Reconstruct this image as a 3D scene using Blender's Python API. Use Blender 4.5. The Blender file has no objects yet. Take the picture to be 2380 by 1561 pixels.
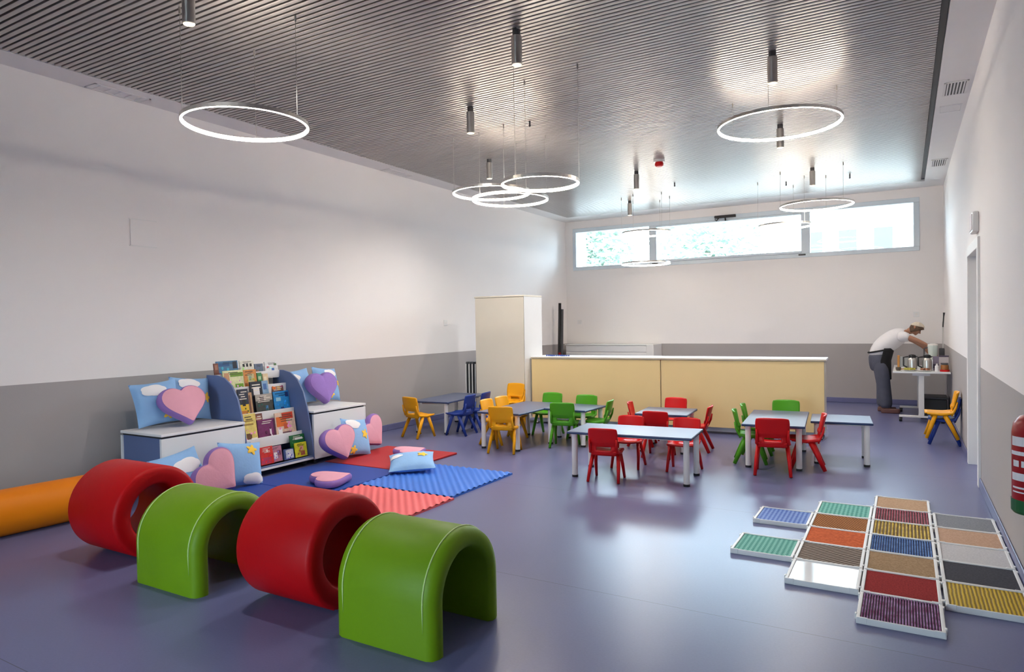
import bpy, bmesh, math, random
from mathutils import Vector, Matrix
random.seed(7)
PI = math.pi
SC = bpy.context.scene
COL = SC.collection

# ------------------------------------------------------------------ camera
cam_d = bpy.data.cameras.new('camera')
cam_d.sensor_width = 36.0
cam_d.lens = 36.0 * 1570.0 / 2380.0
cam_d.clip_end = 200
cam = bpy.data.objects.new('camera', cam_d)
COL.objects.link(cam)
cam.matrix_world = Matrix(((0.8643839, 0.0053101, 0.5028044, 0.0),
                           (0.5025754, 0.0228443, -0.8642315, 0.0),
                           (-0.0160754, 0.9997249, 0.0170775, 1.5),
                           (0, 0, 0, 1)))
SC.camera = cam

# ------------------------------------------------------------------ world, light, exposure
world = bpy.data.worlds.new('sky')
SC.world = world
world.use_nodes = True
bgn = world.node_tree.nodes['Background']
bgn.inputs[0].default_value = (0.66, 0.83, 1.0, 1)
SKY = 21.0
bgn.inputs[1].default_value = SKY
SC.view_settings.view_transform = 'Standard'
SC.view_settings.look = 'None'
SC.view_settings.gamma = 1.0
SC.view_settings.use_curve_mapping = False
SC.view_settings.exposure = 0.35
SC.cycles.use_denoising = True
SC.cycles.max_bounces = 6
SC.cycles.diffuse_bounces = 4
SC.cycles.glossy_bounces = 3
SC.cycles.use_adaptive_sampling = True
SC.cycles.adaptive_threshold = 0.16
SC.cycles.adaptive_min_samples = 16
SC.cycles.transparent_max_bounces = 12
SC.cycles.sample_clamp_indirect = 6.0
RING_L = 44.0

def portal(name, loc, rot, sx, sy):
    l = bpy.data.lights.new(name, 'AREA'); l.shape = 'RECTANGLE'; l.size = sx; l.size_y = sy
    l.cycles.is_portal = True
    o = bpy.data.objects.new(name, l); COL.objects.link(o); o.location = loc; o.rotation_euler = rot
portal('daylight_back_window', (-3.02, 13.84, 3.1), (-PI/2, 0, 0), 6.5, 0.95)
portal('fill_door_portal', (-2.8, -2.72, 1.1), (PI/2, 0, 0), 1.5, 2.1)  # portal of the added front door, brings in fill light from the camera side

# ------------------------------------------------------------------ materials
MATS = {}
def mat(name, col, rough=0.5, metal=0.0, var=0.06, scale=6.0, bump=0.0, bscale=60.0, coat=0.0, spec=None):
    if name in MATS: return MATS[name]
    m = bpy.data.materials.new(name); m.use_nodes = True; MATS[name] = m
    nt = m.node_tree; b = nt.nodes['Principled BSDF']
    b.inputs['Roughness'].default_value = rough; b.inputs['Metallic'].default_value = metal
    if spec is not None: b.inputs['Specular IOR Level'].default_value = spec
    if coat: b.inputs['Coat Weight'].default_value = coat; b.inputs['Coat Roughness'].default_value = 0.15
    tc = nt.nodes.new('ShaderNodeTexCoord')
    n = nt.nodes.new('ShaderNodeTexNoise'); n.inputs['Scale'].default_value = scale; n.inputs['Detail'].default_value = 3
    nt.links.new(tc.outputs['Object'], n.inputs['Vector'])
    r = nt.nodes.new('ShaderNodeMix'); r.data_type = 'RGBA'
    r.inputs[6].default_value = tuple(c * (1 - var) for c in col) + (1,)
    r.inputs[7].default_value = tuple(min(1, c * (1 + var)) for c in col) + (1,)
    nt.links.new(n.outputs['Fac'], r.inputs[0]); nt.links.new(r.outputs[2], b.inputs['Base Color'])
    if bump:
        n2 = nt.nodes.new('ShaderNodeTexNoise'); n2.inputs['Scale'].default_value = bscale
        nt.links.new(tc.outputs['Object'], n2.inputs['Vector'])
        bp = nt.nodes.new('ShaderNodeBump'); bp.inputs['Strength'].default_value = bump; bp.inputs['Distance'].default_value = 0.004
        nt.links.new(n2.outputs['Fac'], bp.inputs['Height']); nt.links.new(bp.outputs[0], b.inputs['Normal'])
    return m
def srgb(r, g, b):
    f = lambda c: (c/255/12.92 if c/255 <= 0.04045 else ((c/255+0.055)/1.055)**2.4)
    return (f(r), f(g), f(b))
def emit(name, col, strength):
    m = bpy.data.materials.new(name); m.use_nodes = True; MATS[name] = m
    nt = m.node_tree; b = nt.nodes['Principled BSDF']
    b.inputs['Base Color'].default_value = (0.8, 0.8, 0.78, 1)
    b.inputs['Emission Color'].default_value = col + (1,); b.inputs['Emission Strength'].default_value = strength
    return m
def wall_mat(name, up, low, zsplit):
    m = mat(name, up, 0.75, var=0.015, scale=1.5, bump=0.15, bscale=120)
    nt = m.node_tree; b = nt.nodes['Principled BSDF']
    g = nt.nodes.new('ShaderNodeNewGeometry'); s = nt.nodes.new('ShaderNodeSeparateXYZ')
    nt.links.new(g.outputs['Position'], s.inputs[0])
    c = nt.nodes.new('ShaderNodeMath'); c.operation = 'GREATER_THAN'; c.inputs[1].default_value = zsplit
    nt.links.new(s.outputs['Z'], c.inputs[0])
    old = b.inputs['Base Color'].links[0].from_socket
    mx = nt.nodes.new('ShaderNodeMix'); mx.data_type = 'RGBA'
    mx.inputs[6].default_value = low + (1,)
    nt.links.new(c.outputs[0], mx.inputs[0]); nt.links.new(old, mx.inputs[7]); nt.links.new(mx.outputs[2], b.inputs['Base Color'])
    return m
def pattern_mat(name, c1, c2, kind='wave', scale=40.0, rough=0.6, ang=0.0, bump=0.4):
    """two-colour woven / ribbed / speckled material in object space"""
    m = bpy.data.materials.new(name); m.use_nodes = True; MATS[name] = m
    nt = m.node_tree; b = nt.nodes['Principled BSDF']; b.inputs['Roughness'].default_value = max(rough, 0.6); b.inputs['Specular IOR Level'].default_value = 0.22
    tc = nt.nodes.new('ShaderNodeTexCoord'); mp = nt.nodes.new('ShaderNodeMapping'); mp.inputs['Rotation'].default_value = (0, 0, ang)
    nt.links.new(tc.outputs['Object'], mp.inputs[0])
    if kind == 'checker':
        t = nt.nodes.new('ShaderNodeTexChecker'); t.inputs['Scale'].default_value = scale; out = t.outputs['Fac']
    elif kind == 'noise':
        t = nt.nodes.new('ShaderNodeTexNoise'); t.inputs['Scale'].default_value = scale; t.inputs['Detail'].default_value = 4; out = t.outputs['Fac']
    elif kind == 'voronoi':
        t = nt.nodes.new('ShaderNodeTexVoronoi'); t.inputs['Scale'].default_value = scale; out = t.outputs['Distance']
    else:
        t = nt.nodes.new('ShaderNodeTexWave'); t.inputs['Scale'].default_value = scale; t.inputs['Distortion'].default_value = 1.5 if kind == 'wavy' else 0.2; out = t.outputs['Fac']
    nt.links.new(mp.outputs[0], t.inputs['Vector'])
    rp = nt.nodes.new('ShaderNodeValToRGB'); rp.color_ramp.elements[0].position = 0.35; rp.color_ramp.elements[1].position = 0.65
    rp.color_ramp.elements[0].color = c1 + (1,); rp.color_ramp.elements[1].color = c2 + (1,)
    nt.links.new(out, rp.inputs[0]); nt.links.new(rp.outputs[0], b.inputs['Base Color'])
    bp = nt.nodes.new('ShaderNodeBump'); bp.inputs['Strength'].default_value = bump; bp.inputs['Distance'].default_value = 0.003
    nt.links.new(out, bp.inputs['Height']); nt.links.new(bp.outputs[0], b.inputs['Normal'])
    return m

# ------------------------------------------------------------------ mesh helpers
class MB:
    def __init__(s): s.v = []; s.f = []
    def add(s, vs, fs):
        o = len(s.v); s.v += [tuple(v) for v in vs]; s.f += [tuple(i + o for i in f) for f in fs]; return s
    def box(s, x0, x1, y0, y1, z0, z1):
        return s.add([(x0,y0,z0),(x1,y0,z0),(x1,y1,z0),(x0,y1,z0),(x0,y0,z1),(x1,y0,z1),(x1,y1,z1),(x0,y1,z1)],
                     [(0,3,2,1),(4,5,6,7),(0,1,5,4),(1,2,6,5),(2,3,7,6),(3,0,4,7)])
    def prism(s, pts, a, b, axis='x'):
        """extrude a polygon; axis x: pts are (y,z); y: (x,z); z: (x,y)"""
        n = len(pts)
        mk = {'x': lambda p, t: (t, p[0], p[1]), 'y': lambda p, t: (p[0], t, p[1]), 'z': lambda p, t: (p[0], p[1], t)}[axis]
        return s.add([mk(p, a) for p in pts] + [mk(p, b) for p in pts],
                     [tuple(range(n - 1, -1, -1)), tuple(range(n, 2 * n))] + [(i, (i + 1) % n, n + (i + 1) % n, n + i) for i in range(n)])
    def lathe(s, prof, c=(0, 0, 0), n=24, axis='z', cap=True):
        vs = []; fs = []
        for r, h in prof:
            for k in range(n):
                a = 2 * PI * k / n; p, q = r * math.cos(a), r * math.sin(a)
                vs.append({'z': (c[0]+p, c[1]+q, c[2]+h), 'x': (c[0]+h, c[1]+p, c[2]+q), 'y': (c[0]+q, c[1]+h, c[2]+p)}[axis])
        m = len(prof)
        for i in range(m - 1):
            for k in range(n): fs.append((i*n+k, i*n+(k+1)%n, (i+1)*n+(k+1)%n, (i+1)*n+k))
        if cap: fs += [tuple(range(n-1, -1, -1)), tuple((m-1)*n+k for k in range(n))]
        return s.add(vs, fs)
    def tube(s, pts, rad, n=8, cap=True, flat=1.0):
        pts = [Vector(p) for p in pts]; rads = rad if isinstance(rad, (list, tuple)) else [rad]*len(pts)
        vs = []; fs = []; ref = Vector((0, 0, 1))
        if abs((pts[-1]-pts[0]).normalized().z) > 0.9: ref = Vector((0, 1, 0))
        for i, p in enumerate(pts):
            d = (pts[min(i+1, len(pts)-1)] - pts[max(i-1, 0)]).normalized()
            u = d.cross(ref).normalized(); w = u.cross(d)
            for k in range(n):
                a = 2*PI*k/n; vs.append(p + u*math.cos(a)*rads[i] + w*math.sin(a)*rads[i]*flat)
        for i in range(len(pts)-1):
            for k in range(n): fs.append((i*n+k, (i+1)*n+k, (i+1)*n+(k+1)%n, i*n+(k+1)%n))
        if cap: fs += [tuple(range(n)), tuple((len(pts)-1)*n+k for k in range(n-1, -1, -1))]
        return s.add(vs, fs)
    def grid(s, fn, nu, nv, skip=None):
        vs = [fn(i/nu, j/nv) for j in range(nv+1) for i in range(nu+1)]
        fs = [(j*(nu+1)+i, j*(nu+1)+i+1, (j+1)*(nu+1)+i+1, (j+1)*(nu+1)+i) for j in range(nv) for i in range(nu) if not (skip and skip(i, j))]
        return s.add(vs, fs)
    def build(s, name, m, parent=None, smooth=False, bevel=0.0, solid=0.0, seg=2, loc=None, sub=0):
        me = bpy.data.meshes.new(name); me.from_pydata(s.v, [], s.f)
        bm = bmesh.new(); bm.from_mesh(me); bmesh.ops.recalc_face_normals(bm, faces=bm.faces); bm.to_mesh(me); bm.free()
        if m is not None: me.materials.append(MATS[m] if isinstance(m, str) else m)
        o = bpy.data.objects.new(name, me); COL.objects.link(o)
        if parent is not None: o.parent = parent
        if loc is not None: o.location = loc
        if smooth:
            for p in me.polygons: p.use_smooth = True
        if solid:
            md = o.modifiers.new('thickness', 'SOLIDIFY'); md.thickness = solid; md.offset = 0
        if bevel:
            md = o.modifiers.new('bevel', 'BEVEL'); md.width = bevel; md.segments = seg; md.limit_method = 'ANGLE'; md.angle_limit = 0.6
            md.harden_normals = False
            for p in me.polygons: p.use_smooth = True
            sm = o.modifiers.new('wn', 'WEIGHTED_NORMAL'); sm.keep_sharp = True
        if sub:
            md = o.modifiers.new('sub', 'SUBSURF'); md.levels = sub; md.render_levels = sub
        return o
def tag(o, label, cat, group=None):
    o['label'] = label; o['category'] = cat
    if group: o['group'] = group
    return o
def struct(o): o['kind'] = 'structure'; return o
def thing(name, label, cat, loc=(0, 0, 0), rz=0.0, group=None, scale=1.0):
    o = bpy.data.objects.new(name, None); COL.objects.link(o)
    o.empty_display_size = 0.1; o.location = loc; o.rotation_euler = (0, 0, rz); o.scale = (scale,)*3
    return tag(o, label, cat, group)
def dup(root, label, loc, rz=0.0, group=None, scale=1.0):
    r = root.copy(); COL.objects.link(r); r.location = loc; r.rotation_euler = (0, 0, rz); r.scale = (scale,)*3
    r['label'] = label
    if group: r['group'] = group
    for ch in list(root.children):
        c = ch.copy(); COL.objects.link(c); c.parent = r
        for g in list(ch.children):
            d = g.copy(); COL.objects.link(d); d.parent = c
    return r

# ------------------------------------------------------------------ palette
XL, XR, YB, YF, ZC = -6.45, 0.57, 13.5, -2.4, 3.72
wall_mat('wall_paint', (0.88, 0.85, 0.84), (0.40, 0.375, 0.37), 1.06)
mat('white_paint', (0.82, 0.81, 0.80), 0.6, var=0.02)
mat('white_laminate', (0.80, 0.80, 0.80), 0.35, var=0.02)
mat('cream_laminate', (0.74, 0.69, 0.58), 0.45, var=0.02)
mat('yellow_laminate', (0.82, 0.62, 0.30), 0.45, var=0.03, scale=3)
mat('dark_plenum', (0.012, 0.012, 0.014), 0.9)
mat('slat_metal', (0.50, 0.475, 0.465), 0.36, 0.85, var=0.05, scale=1.2)
mat('aluminium', (0.62, 0.66, 0.70), 0.4, 0.6, var=0.03)
mat('frame_grey', (0.66, 0.74, 0.80), 0.45, 0.0, var=0.03)
mat('brushed_steel', (0.62, 0.60, 0.57), 0.28, 0.95, var=0.05)
mat('black_plastic', (0.015, 0.015, 0.017), 0.45)
mat('dark_grey', (0.06, 0.06, 0.065), 0.5)
mat('table_blue', (0.085, 0.11, 0.20), 0.32, var=0.03, spec=0.5)
mat('table_edge', (0.02, 0.045, 0.13), 0.4)
mat('leg_white', (0.80, 0.78, 0.76), 0.35, var=0.02)
mat('bench_blue', (0.11, 0.16, 0.32), 0.5, var=0.04)
mat('plastic_red', (0.62, 0.006, 0.008), 0.38, var=0.04, spec=0.3)
mat('plastic_green', (0.075, 0.33, 0.012), 0.38, var=0.04, spec=0.3)
mat('plastic_yellow', (0.84, 0.37, 0.004), 0.38, var=0.04, spec=0.3)
mat('plastic_blue', (0.018, 0.045, 0.26), 0.38, var=0.04, spec=0.3)
mat('vinyl_red', (0.46, 0.001, 0.003), 0.5, var=0.05, bump=0.2, bscale=35, spec=0.2)
mat('vinyl_green', (0.155, 0.285, 0.003), 0.5, var=0.05, bump=0.2, bscale=35, spec=0.25)
mat('vinyl_yellow', (0.76, 0.20, 0.001), 0.5, var=0.05, bump=0.2, bscale=35, spec=0.25)
mat('piping_green', (0.50, 0.66, 0.22), 0.5)
mat('cushion_blue', (0.26, 0.47, 0.78), 0.85, var=0.10, scale=9, bump=0.3, bscale=50)
mat('cushion_pink', (0.74, 0.36, 0.46), 0.9, var=0.06, scale=9, bump=0.3, bscale=60)
mat('cushion_purple', (0.29, 0.17, 0.50), 0.9, var=0.08, scale=9, bump=0.3, bscale=60)
mat('felt_white', (0.85, 0.83, 0.85), 0.9)
mat('felt_yellow', (0.90, 0.58, 0.07), 0.9)
mat('mat_blue', (0.010, 0.055, 0.33), 0.6, var=0.05)
mat('mat_red', (0.42, 0.012, 0.018), 0.6, var=0.05)
mat('mat_bright_blue', (0.035, 0.17, 0.66), 0.55, var=0.05)
mat('mat_coral', (0.80, 0.13, 0.14), 0.55, var=0.05)
emit('ring_glow', (1.0, 0.86, 0.70), RING_L)
emit('spot_glow', (1.0, 0.80, 0.45), 2.0)

# floor: lavender-grey speckled vinyl with welded seams
def floor_material():
    m = mat('vinyl_floor', (0.138, 0.147, 0.288), 0.30, var=0.10, scale=90, spec=0.32)
    nt = m.node_tree; b = nt.nodes['Principled BSDF']
    g = nt.nodes.new('ShaderNodeNewGeometry'); s = nt.nodes.new('ShaderNodeSeparateXYZ'); nt.links.new(g.outputs['Position'], s.inputs[0])
    a = nt.nodes.new('ShaderNodeMath'); a.operation = 'ADD'; a.inputs[1].default_value = 0.53; nt.links.new(s.outputs['Y'], a.inputs[0])
    md = nt.nodes.new('ShaderNodeMath'); md.operation = 'PINGPONG'; md.inputs[1].default_value = 1.0; nt.links.new(a.outputs[0], md.inputs[0])
    lt = nt.nodes.new('ShaderNodeMath'); lt.operation = 'LESS_THAN'; lt.inputs[1].default_value = 0.002; nt.links.new(md.outputs[0], lt.inputs[0])
    old = b.inputs['Base Color'].links[0].from_socket
    mx = nt.nodes.new('ShaderNodeMix'); mx.data_type = 'RGBA'; mx.inputs[7].default_value = (0.06, 0.06, 0.10, 1)
    nt.links.new(lt.outputs[0], mx.inputs[0]); nt.links.new(old, mx.inputs[6]); nt.links.new(mx.outputs[2], b.inputs['Base Color'])
    n = nt.nodes.new('ShaderNodeTexNoise'); n.inputs['Scale'].default_value = 2.0
    mr = nt.nodes.new('ShaderNodeMapRange'); mr.inputs[3].default_value = 0.24; mr.inputs[4].default_value = 0.36
    nt.links.new(n.outputs['Fac'], mr.inputs[0]); nt.links.new(mr.outputs[0], b.inputs['Roughness'])
    return m
floor_material()
def glass_material():
    m = bpy.data.materials.new('window_glass'); m.use_nodes = True; MATS['window_glass'] = m
    nt = m.node_tree; nt.nodes.clear()
    out = nt.nodes.new('ShaderNodeOutputMaterial'); t = nt.nodes.new('ShaderNodeBsdfTransparent'); gl = nt.nodes.new('ShaderNodeBsdfGlossy')
    t.inputs[0].default_value = (0.93, 0.97, 0.96, 1); gl.inputs['Roughness'].default_value = 0.0
    lw = nt.nodes.new('ShaderNodeFresnel'); lw.inputs[0].default_value = 1.5
    mx = nt.nodes.new('ShaderNodeMixShader')
    nt.links.new(lw.outputs[0], mx.inputs[0]); nt.links.new(t.outputs[0], mx.inputs[1]); nt.links.new(gl.outputs[0], mx.inputs[2]); nt.links.new(mx.outputs[0], out.inputs[0])
glass_material()

# ------------------------------------------------------------------ room shell
struct(MB().box(XL-0.3, XR+0.6, YF-0.3, YB+0.3, -0.2, 0).build('floor', 'vinyl_floor'))
struct(MB().box(XL-0.3, XL, YF-0.3, YB+0.3, 0, 4.2).build('wall_left', 'wall_paint'))
DY0, DY1, DZ = 7.22, 8.30, 2.14
struct(MB().box(XR, XR+0.3, YF-0.3, DY0, 0, 4.2).box(XR, XR+0.3, DY1, YB+0.3, 0, 4.2).box(XR, XR+0.3, DY0, DY1, DZ, 4.2).build('wall_right', 'wall_paint'))
WX0, WX1, WZ0, WZ1 = -6.27, 0.225, 2.65, 3.56
struct(MB().box(XL, XR, YB, YB+0.3, 0, WZ0).box(XL, XR, YB, YB+0.3, WZ1, 4.2).box(XL, WX0, YB, YB+0.3, WZ0, WZ1).box(WX1, XR, YB, YB+0.3, WZ0, WZ1).build('wall_back', 'wall_paint'))
# front wall behind the photographer, with an unseen glazed door added to let in fill light
GX0, GX1, GZ1 = -3.6, -2.0, 2.15
struct(MB().box(XL, GX0, YF-0.3, YF, 0, 4.2).box(GX1, XR, YF-0.3, YF, 0, 4.2).box(GX0, GX1, YF-0.3, YF, GZ1, 4.2).build('wall_front', 'wall_paint'))
gd = struct(MB().box(GX0, GX0+0.08, YF-0.1, YF-0.02, 0.12, GZ1-0.08).box(GX1-0.08, GX1, YF-0.1, YF-0.02, 0.12, GZ1-0.08).box(GX0, GX1, YF-0.1, YF-0.02, GZ1-0.08, GZ1).box(GX0, GX1, YF-0.1, YF-0.02, 0, 0.12).box(-2.84, -2.76, YF-0.1, YF-0.02, 0.12, GZ1-0.08).build('added_fill_door', 'frame_grey', bevel=0.006))
for a, b in ((GX0+0.08, -2.84), (-2.76, GX1-0.08)): MB().box(a, b, YF-0.065, YF-0.055, 0.12, GZ1-0.08).build('pane', 'window_glass', gd)

# ceiling: dark void, plaster margins and aluminium slats
SX0, SX1, SY0, SY1 = -6.13, 0.235, 1.0, 12.9
ceil = struct(MB().box(XL-0.3, XR+0.3, YF-0.3, YB+0.3, 4.05, 4.2).build('ceiling', 'dark_plenum'))
PITCH, SW = 0.0538, 0.037
sm = MB().box(SX0+0.012, SX1, -SW/2, SW/2, 0, 0.045)
proto = sm.build('slat', 'slat_metal', ceil, bevel=0.003, seg=1)
n_slat = int((SY1 - SY0)/PITCH)
proto.location = (0, SY0 + PITCH/2, ZC)
for i in range(1, n_slat):
    c = proto.copy(); COL.objects.link(c); c.parent = ceil; c.location = (0, SY0 + PITCH*(i+0.5), ZC)
MB().box(XL, SX0, YF, YB, ZC, ZC+0.25).build('plaster_margin', 'white_paint', ceil)
MB().box(SX1+0.055, XR, YF, YB, ZC, ZC+0.25).build('plaster_margin', 'white_paint', ceil)
MB().box(SX0, SX1+0.055, SY1, YB, ZC, ZC+0.25).build('plaster_margin', 'white_paint', ceil)
MB().box(SX0, SX1+0.055, YF, SY0, ZC, ZC+0.25).build('plaster_margin', 'white_paint', ceil)
MB().box(SX1+0.005, SX1+0.052, SY0, SY1, ZC+0.03, ZC+0.05).build('shadow_gap', 'black_plastic', ceil)
for yy in (3.3, 5.7, 8.1, 10.5):
    MB().box(SX0+0.02, SX1, yy-0.02, yy+0.02, ZC+0.05, ZC+0.09).build('carrier_rail', 'dark_plenum', ceil)

# baseboards: the floor vinyl coved up the walls
def baseboard(name, mb): return struct(mb.build(name, 'vinyl_floor', bevel=0.01))
baseboard('baseboard_left', MB().box(XL, XL+0.014, YF, YB, 0, 0.09))
baseboard('baseboard_back', MB().box(XL, XR, YB-0.014, YB, 0, 0.09))
baseboard('baseboard_right', MB().box(XR-0.014, XR, YF, DY0-0.07, 0, 0.09).box(XR-0.014, XR, DY1+0.07, YB, 0, 0.09))

# back window
win = struct(MB().box(WX0, WX1, YB-0.02, YB+0.10, WZ0, WZ0+0.075).box(WX0, WX1, YB-0.02, YB+0.10, WZ1-0.085, WZ1)
             .box(WX0, WX0+0.075, YB-0.02, YB+0.10, WZ0+0.075, WZ1-0.085).box(WX1-0.09, WX1, YB-0.02, YB+0.10, WZ0+0.075, WZ1-0.085).build('window_1', 'frame_grey', bevel=0.006))
MULL = (-4.47, -1.57)
for x in MULL:
    MB().box(x-0.075, x+0.075, YB-0.015, YB+0.095, WZ0+0.075, WZ1-0.085).build('mullion', 'frame_grey', win, bevel=0.006)
edges = [WX0+0.07, MULL[0], MULL[1], WX1-0.085]
for a, b in zip(edges[:-1], edges[1:]):
    MB().box(a, b, YB+0.045, YB+0.055, WZ0+0.07, WZ1-0.08).build('pane', 'window_glass', win)
for za, zb in ((WZ0+0.077, WZ0+0.12), (WZ1-0.12, WZ1-0.087)): MB().box(MULL[0]+0.077, MULL[1]-0.077, YB-0.03, YB+0.09, za, zb).build('sash_rail', 'frame_grey', win, bevel=0.006)
for x in (MULL[0]+0.05, MULL[1]-0.06):
    MB().box(x-0.06, x+0.06, YB-0.05, YB-0.02, WZ0+0.035, WZ0+0.06).build('hinge', 'black_plastic', win, bevel=0.004)
op = thing('window_opener', 'small black chain opener on the top rail of the high window', 'opener', (-3.0, YB-0.06, 3.50))
MB().box(-0.20, 0.20, -0.03, 0.03, 0.0, 0.05).build('motor_case', 'black_plastic', op, bevel=0.008)
MB().tube([(-0.12, -0.01, 0), (-0.16, -0.02, -0.05), (-0.19, -0.02, -0.02)], 0.012, 6).tube([(0.0, 0, 0), (0.01, -0.01, -0.06)], 0.014, 6).build('arm', 'black_plastic', op)

# side door on the right
door = struct(MB().box(XR+0.10, XR+0.145, DY0+0.03, DY1-0.03, 0.008, DZ-0.03).build('door_1', 'white_laminate', bevel=0.004))
MB().box(XR-0.02, XR+0.30, DY0-0.065, DY0+0.03, 0, DZ-0.03).build('jamb', 'white_paint', door, bevel=0.004)
MB().box(XR-0.02, XR+0.30, DY1-0.03, DY1+0.065, 0, DZ-0.03).build('jamb', 'white_paint', door, bevel=0.004)
MB().box(XR-0.02, XR+0.30, DY0-0.065, DY1+0.065, DZ-0.03, DZ+0.065).build('head_trim', 'white_paint', door, bevel=0.004)
MB().box(XR+0.085, XR+0.10, DY0+0.10, DY0+0.16, 1.0, 1.06).tube([(XR+0.06, DY0+0.13, 1.03), (XR+0.06, DY0+0.25, 1.03)], 0.01, 8).tube([(XR+0.1, DY0+0.13, 1.03), (XR+0.06, DY0+0.13, 1.03)], 0.009, 8).build('door_handle', 'brushed_steel', door)

# ------------------------------------------------------------------ outside: ground, tree, building
mat('yard_ground', (0.35, 0.33, 0.30), 0.9)
mat('leaf', (0.30, 0.38, 0.31), 0.7, var=0.3, scale=3)
mat('bark', (0.10, 0.08, 0.06), 0.9)
mat('render_wall', (0.28, 0.27, 0.26), 0.9)
mat('dark_glass', (0.03, 0.04, 0.05), 0.1)
mat('teal_sign', (0.02, 0.12, 0.13), 0.5)
struct(MB().box(-40, 40, -30, YF-0.3, -0.3, -0.2).box(-40, 40, YB+0.3, 70, -0.3, -0.2).build('floor_yard', 'yard_ground'))
def tree(label, loc, rx, rz, nleaf, h):
    t = thing('tree', label, 'tree', loc)
    MB().tube([(0, 0, 0), (0.1, 0, h*0.5), (0, 0.1, h)], [0.22, 0.16, 0.07], 8).tube([(0.05, 0, h*0.55), (0.9, 0.2, h*0.85)], [0.09, 0.03], 6).tube([(0.05, 0, h*0.5), (-0.8, -0.2, h*0.9)], [0.09, 0.03], 6).build('trunk', 'bark', t)
    mb = MB()
    for _ in range(nleaf):
        d = Vector((random.gauss(0, 1), random.gauss(0, 1), random.gauss(0, 1))).normalized() * (random.random()**0.45)
        p = Vector((d.x*rx, d.y*rx, h + d.z*rz)); a = random.random()*6.3; e = random.uniform(-1, 1); L = 0.16
        u = Vector((math.cos(a), math.sin(a), e*0.6)).normalized()*L; w = Vector((-math.sin(a), math.cos(a), random.uniform(-1, 1))).normalized()*L*0.5
        mb.add([p-u, p-w, p+u, p+w], [(0, 1, 2, 3)])
    o = mb.build('foliage', 'leaf', t); o['kind'] = 'stuff'
tree('leafy tree seen through the left pane of the high window', (-9.9, 22.5, -0.2), 1.7, 2.2, 2600, 4.3)
tree('leafy tree seen through the middle pane of the high window', (-6.6, 26.5, -0.2), 2.3, 2.4, 2600, 4.4)
pl = thing('outdoor_pillar', 'pale concrete pillar outside the left end of the high window', 'pillar', (-8.2, 18.0, -0.2))
MB().box(-0.18, 0.18, -0.18, 0.18, 0, 5.5).build('shaft', 'render_wall', pl, bevel=0.02)
MB().box(-0.26, 0.26, -0.26, 0.26, 0, 0.25).build('plinth', 'render_wall', pl, bevel=0.02)
bl = thing('apartment_building', 'pale building outside seen through the right pane of the high window', 'building', (-1.0, 34, -0.2))
MB().box(-3.6, 5.0, 0, 8, 0, 11).build('wall', 'render_wall', bl)
for wx in (-2.6, -1.2, 0.2):
    for wz in (1.5, 4.4, 7.3):
        w = MB().box(wx-0.45, wx+0.45, -0.06, 0.02, wz, wz+1.4).build('window', 'frame_grey', bl)
        MB().box(wx-0.36, wx+0.36, -0.075, -0.06, wz+0.09, wz+1.31).build('pane', 'dark_glass', w)
for wz in (1.2, 4.1):
    b_ = MB().box(1.4, 3.2, -0.9, 0, wz, wz+0.15).build('balcony', 'render_wall', bl)
    MB().box(1.4, 3.2, -0.9, -0.85, wz+0.15, wz+1.0).build('railing', 'dark_grey', b_)
MB().box(1.5, 2.9, -0.12, 0, 6.2, 7.0).build('shop_sign', 'teal_sign', bl)

# ------------------------------------------------------------------ ceiling fittings
def ring_lamp(label, X, Y, Z, R, a0):
    t = thing('ring_pendant', label, 'lamp', (X, Y, Z), 0, 'ring pendant lamps')
    N = 56
    def band(prof):
        mb = MB(); vs = []; fs = []; m = len(prof)
        for k in range(N):
            a = 2*PI*k/N
            for r, h in prof: vs.append(((R+r)*math.cos(a), (R+r)*math.sin(a), h))
        for k in range(N):
            for j in range(m): fs.append((k*m+j, ((k+1) % N)*m+j, ((k+1) % N)*m+(j+1) % m, k*m+(j+1) % m))
        return mb.add(vs, fs)
    band([(-0.002, 0.018), (0.010, 0.018), (0.010, -0.009), (0.007, -0.010), (0.007, 0.013), (-0.002, 0.013)]).build('ring_body', 'brushed_steel', t, smooth=False)
    band([(-0.008, 0.012), (0.006, 0.012), (0.004, -0.014), (-0.008, -0.012)]).build('diffuser', 'ring_glow', t, smooth=True)
    for k in range(3):
        a = a0 + 2*PI*k/3
        c = MB().tube([((R+0.005)*math.cos(a), (R+0.005)*math.sin(a), 0.02), ((R+0.005)*math.cos(a), (R+0.005)*math.sin(a), ZC-Z-0.03)], 0.0022, 5).build('cable', 'brushed_steel', t)
        MB().lathe([(0.008, 0), (0.008, 0.06)], ((R+0.005)*math.cos(a), (R+0.005)*math.sin(a), ZC-Z-0.045), 8).build('cable_gripper', 'brushed_steel', c)
    return t
ring_lamp('glowing ring pendant on the left, nearest to the camera', -4.17, 3.34, 3.0, 0.435, math.radians(252))
ring_lamp('low glowing ring pendant right of the overlapping pair in the middle', -2.73, 5.22, 2.72, 0.333, math.radians(20))
ring_lamp('left ring of the overlapping pair of pendants in the middle', -4.19, 6.78, 3.05, 0.45, math.radians(200))
ring_lamp('right and lower ring of the overlapping pair of pendants', -4.09, 7.04, 3.0, 0.45, math.radians(250))
ring_lamp('large glowing ring pendant high on the right side', -1.03, 6.88, 3.36, 0.55, math.radians(30))
ring_lamp('ring pendant across the top of the right window pane', -1.13, 11.0, 3.2, 0.50, math.radians(200))
ring_lamp('ring pendant overlapping the right mullion of the high window', -1.65, 11.6, 3.01, 0.41, math.radians(200))
ring_lamp('upper ring pendant overlapping the left mullion of the high window', -3.93, 11.6, 3.08, 0.45, math.radians(200))
ring_lamp('lower ring pendant at the bottom rail of the left window pane', -3.98, 11.62, 2.545, 0.42, math.radians(260))

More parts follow.
